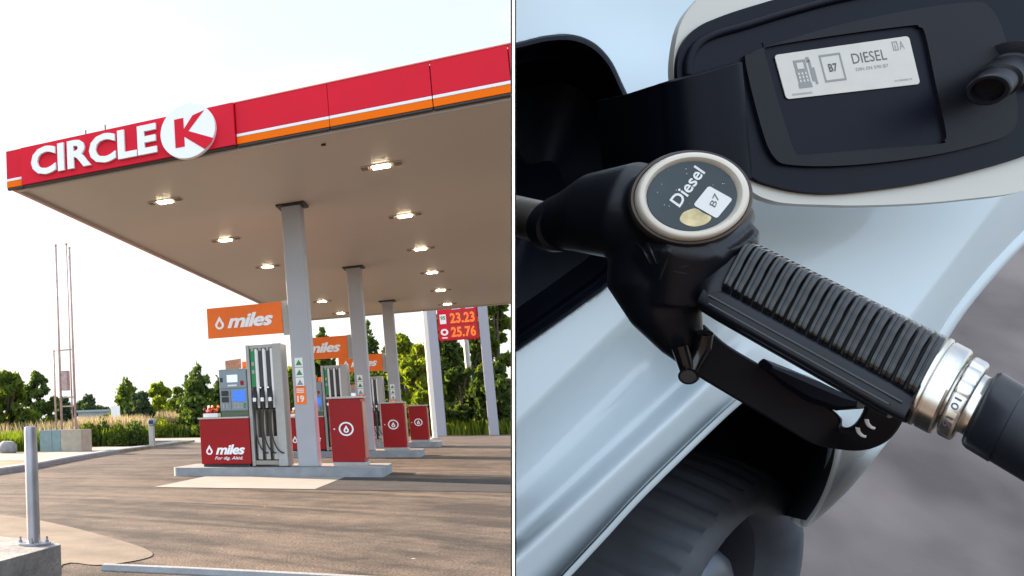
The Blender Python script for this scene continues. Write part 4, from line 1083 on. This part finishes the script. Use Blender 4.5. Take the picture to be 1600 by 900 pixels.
rn = random.Random(5)
wp = [(math.cos(a)*(1+.12*rn.uniform(-1, 1)), math.sin(a)*(1+.12*rn.uniform(-1, 1))) for a in [2*PI*i/26 for i in range(26)]]
wp2 = [(1064+.0, 343)]
pts = sloop([(1063, 342), (1068, 332), (1078, 327), (1088, 325), (1100, 332), (1112, 338), (1108, 346), (1098, 351), (1084, 353), (1070, 349)], 4)
mb.add([fp(*p)+up+hn*.00005 for p in pts], [tuple(range(len(pts)))], M_glint)  # gold sun glint painted on the cap face
for i in range(26):
    x, y = 1081+rn.uniform(-58, 58), 300+rn.uniform(-42, 42)
    if ((x-1081)/62)**2+((y-300)/46)**2 < 1: s_ = rn.uniform(.3, .8); mb.add([fp(x-s_, y)+up+hn*.0002, fp(x, y+s_)+up+hn*.0002, fp(x+s_, y)+up+hn*.0002, fp(x, y-s_)+up+hn*.0002], [(0, 1, 2, 3)], M_txt)
mb.build('print', cap)
# spout
mb = MB(); mb.tube([cp(870, 352, DN+.085), cp(845, 347, DN+.105), cp(800, 335, DN+.14), cp(770, 330, DN+.165)], [34*q*1.15]*4, M_spout, 32); trim(mb.build('spout', nz_root))
mb = MB(); mb.lathe(cp(872, 352, DN+.084), (cp(845, 347, DN+.105)-cp(870, 352, DN+.085)), [(-.006, 46*q), (.0, 50*q), (.004, 50*q), (.006, 44*q)], M_nozz, 40); mb.build('spout_collar', nz_root)
# grip
g0 = cp(1128, 424, .462); g1 = cp(1450, 594, .392)
t = (g1-g0).normalized(); LG = (g1-g0).length
vw = (CO-(g0+g1)/2).normalized()
ac = cdir((.46, .888, 0))                    # across the grip; the ribs and rings are set slightly slanted to the axis
hh = (vw-t*.16).normalized()
def sect(c, sa, sh, a_c=0, h_c=0, n=40, e_=.62, t_sk=0):
    P = []
    for i in range(n):
        a = 2*PI*i/n; ca, sa_ = math.cos(a), math.sin(a)
        P.append(c+ac*(a_c+sa*math.copysign(abs(ca)**e_, ca))+hh*(h_c+sh*math.copysign(abs(sa_)**e_, sa_)))
    return P
mb = MB()
# core
hw0, hw1 = 62*.462/F, 72*.392/F
def HW(s): return hw0+(hw1-hw0)*s
mb.rings([sect(g0+t*LG*s, HW(s)*.90, .0165, 0, -.002) for s in (-.02, .25, .5, .75, 1.0)], M_nozz)
mb.build('grip', nz_root)
mb = MB(); NR = 17
for i in range(NR):
    s = .10+.88*i/(NR-1); c = g0+t*LG*s; wdt = LG*.88/(NR-1)*.5; HWs = HW(s)
    ax_c = HWs*.24; sa = HWs*.78
    R = []
    for k_, r_ in ((-1.0, .955), (-.95, .985), (-.8, 1.0), (-.20, 1.0), (-.10, .975), (.10, .975), (.20, 1.0), (.8, 1.0), (.95, .985), (1.0, .955)):
        R.append(sect(c+t*wdt*.84*k_, sa*r_, .0190*r_, ax_c, 0, n=52, e_=.55))
    mb.rings(R, M_gloss)
mb.build('grip_ribs', nz_root)
# smooth flank along the lower side, with two thin raised lines
def bar_along(mb, a_c, h_c, sa, sh, m, s0=0.0, s1=1.0, e_=.5, n=24):
    R = []
    for s in [s0+(s1-s0)*k/10 for k in range(11)]:
        f = 1 if .001 < (s-s0)/(s1-s0) < .999 else .93
        R.append(sect(g0+t*LG*s, sa*f, sh*f, a_c*HW(s), h_c, n=n, e_=e_))
    mb.rings(R, m)
mb = MB(); bar_along(mb, -.70, .0005, .0080, .0165, M_nozz, .0, 1.0, .45); bar_along(mb, -.95, -.006, .0045, .0120, M_nozz, .0, .93, .5)
bar_along(mb, -.66, .0172, .0006, .0006, M_gloss, .04, .97); bar_along(mb, -.98, .0062, .0006, .0006, M_gloss, .04, .90); bar_along(mb, -.84, .0172, .0006, .0006, M_gloss, .06, .93)
mb.build('grip_flank', nz_root)
mb = MB()  # block joining head and grip
mb.rings([sect(g0+t*LG*s, HW(0)*f, .018*f2, -.003*0, -.001, e_=.5) for s, f, f2 in ((-.06, .72, .8), (-.02, .92, .95), (.03, .99, 1.0), (.075, .96, .96), (.09, .9, .9))], M_nozz)
mb.build('grip_root', nz_root)
# metal swivel: rings set at the same slant as the ribs
def prj(p): c = CR.transposed() @ (Vector(p)-CO); return Vector((PX+F*c.x/-c.z, PY-F*c.y/-c.z))
ppm = (prj(g1+t*.001)-prj(g1)).length*1000      # pixels per metre along the axis here
def L_(px): return px/ppm
def rpx(px, h=0): return px/F*depth_of(g1+t*h)
def cyl(mb, prof, m, n=96, ax=None, o=None, fn=None, cap=True):
    ax = t if ax is None else ax; o = g1 if o is None else o; R = []
    for hpx, rp in prof:
        h = L_(hpx); r = rp/F*depth_of(o+ax*h)
        R.append([o+ax*h+(ac*math.cos(2*PI*i/n)+hh*math.sin(2*PI*i/n))*r*(fn(i, n) if fn else 1) for i in range(n)])
    mb.rings(R, m, cap0=cap, cap1=cap)
mb = MB(); cyl(mb, [(-3, 60), (-1, 71), (1, 74), (4, 75), (8, 75), (10, 73), (11, 71), (13, 71), (14, 73.5), (38, 73.5), (42, 71), (43, 66), (43, 56)], M_alu); mb.build('swivel_collar', nz_root)
def scal(i, n):
    a = 360*i/n; k_ = (a % 25.7)/25.7
    return 1.0 if 88 < a < 150 else 1-.065*math.exp(-((k_-.5)/.20)**2)
mb = MB(); cyl(mb, [(46, 55), (47, 63), (50, 67), (53, 68), (68, 68), (72, 66), (74, 62), (74, 52)], M_alu2, n=224, fn=scal); kn = mb.build('knurled_nut', nz_root)
mb = MB()
for tx, a_deg in (('10', 100), ('15', 128)):
    a = math.radians(a_deg); h = L_(60); r = 68.3/F*depth_of(g1+t*h); rd = ac*math.cos(a)+hh*math.sin(a)
    tg = (-ac*math.sin(a)+hh*math.cos(a)); p = g1+t*h+rd*r; u_ = tg*rpx(19); v_ = t*L_(12)
    put2d(mb, text_geo(tx, offset=.01), p-u_/2-v_/2, u_, v_, M_ink, n=rd*.0003)
mb.build('numbers', kn)
mb = MB(); cyl(mb, [(40, 52), (76, 50), (92, 50), (96, 47)], M_alu); mb.build('swivel_core', nz_root)
# hose
h0 = g1+t*L_(86); dH = (cp(1760, 775, .325)-h0).normalized()
mb = MB(); cyl(mb, [(0, 50), (2, 60), (7, 64), (14, 66), (60, 66), (62, 64), (150, 64), (420, 64)], M_hose, ax=dH, o=h0, n=72)
mb.build('hose', nz_root)
# trigger guard
def P3(l): return [cp(x, y, d) for x, y, d in l]
ug = hh
mb = MB()
gpath = sloop([(1072, 528, .492), (1108, 560, .490), (1160, 592, .486), (1215, 624, .480), (1262, 653, .474), (1300, 678, .468), (1332, 686, .460), (1360, 676, .452), (1379, 650, .444), (1386, 622, .440)], 6, False)
pts = P3(gpath)
acr = [ (ac*1.0+hh*.25) if i < 26 else (hh*1.0+ac*.25*max(0, 1-(i-26)/6)) for i in range(len(pts))]
nP = len(pts); ups = []
for i in range(nP):
    f = sm(i, 20, 40); ups.append((ac*(1-f)*.9-t*.95*f+hh*(.30+.35*f)).normalized())
wid = [.0225-.0075*sm(i, 20, 40) for i in range(nP)]
mb.ribbon(pts, ups, wid, .0042, M_plas2); tgd = mb.build('trigger_guard', nz_root)
mb = MB()   # hinge clip at the front of the guard
mb.tube(P3([(1100, 520, .470), (1096, 545, .474), (1086, 566, .474), (1077, 588, .474)]), [.0042, .0045, .004, .0032], M_gloss, 14)
mb.tube(P3([(1062, 540, .474), (1070, 566, .474), (1076, 588, .474)]), [.004, .0036, .003], M_gloss, 14)
mb.lathe(cp(1076, 588, .470), vw, [(-.004, .0045), (.002, .0045), (.003, .0035)], M_gloss, 20)
mb.build('guard_hinge', nz_root)
mb = MB()   # trigger lever inside the guard
mb.ribbon(P3([(1196, 570, .476), (1230, 590, .474), (1270, 611, .468), (1312, 628, .462), (1345, 632, .455)]), hh, .014, [.004, .009, .012, .010, .004], M_plas); mb.build('trigger', nz_root)
mb = MB()
gb = BVHTree.FromPolygons([v.co for v in tgd.data.vertices], [tuple(p.vertices) for p in tgd.data.polygons])
def gsurf(px, py):
    dr = (cp(px, py, 1)-CO).normalized(); hit = gb.ray_cast(CO, dr); return hit[0] if hit[0] is not None else cp(px, py, .452)
for dx, dy in ((0, 0), (14, -13)): mb.tube([gsurf(x+dx, y+dy) for x, y in sloop([(1340, 668), (1342, 675), (1347, 680), (1353, 682)], 4, False)], .0009, M_letter, 8)
mb.build('latch_spring', tgd)
mb = MB(); mb.tube(P3([(1329, 608, .440), (1328, 617, .440)]), .0019, M_ring, 8); mb.build('pin', tgd)

# ------------------------------------------------------------------ paved ground beside the wheel (a ramp that rises behind the car)
dpv = inv((1250, 850, 2.3), (1550, 850, 2.25), (1550, 380, 3.0))
def pave_mat():
    m = mat('worn_paving', (.125, .100, .096), .9, bump=.12, bscale=25, col2=(.26, .215, .200), vscale=3.4, detail=2.5)
    return m
mb = MB(); Pp = [(700, 230), (1500, 230), (2100, 230), (2100, 1060), (1500, 1060), (700, 1060)]
fr_ = [cp(x, y, dpv(x, y)) for x, y in Pp]; aa, b_, c_ = fr_[0], fr_[2], fr_[4]; n_ = (b_-aa).cross(c_-aa).normalized()
if n_.dot(CO-aa) < 0: n_ = -n_
mb.prism(fr_, [p-n_*.12 for p in fr_], pave_mat()); pv = mb.build('ramp'); trim(pv); tag(pv, kind='structure')
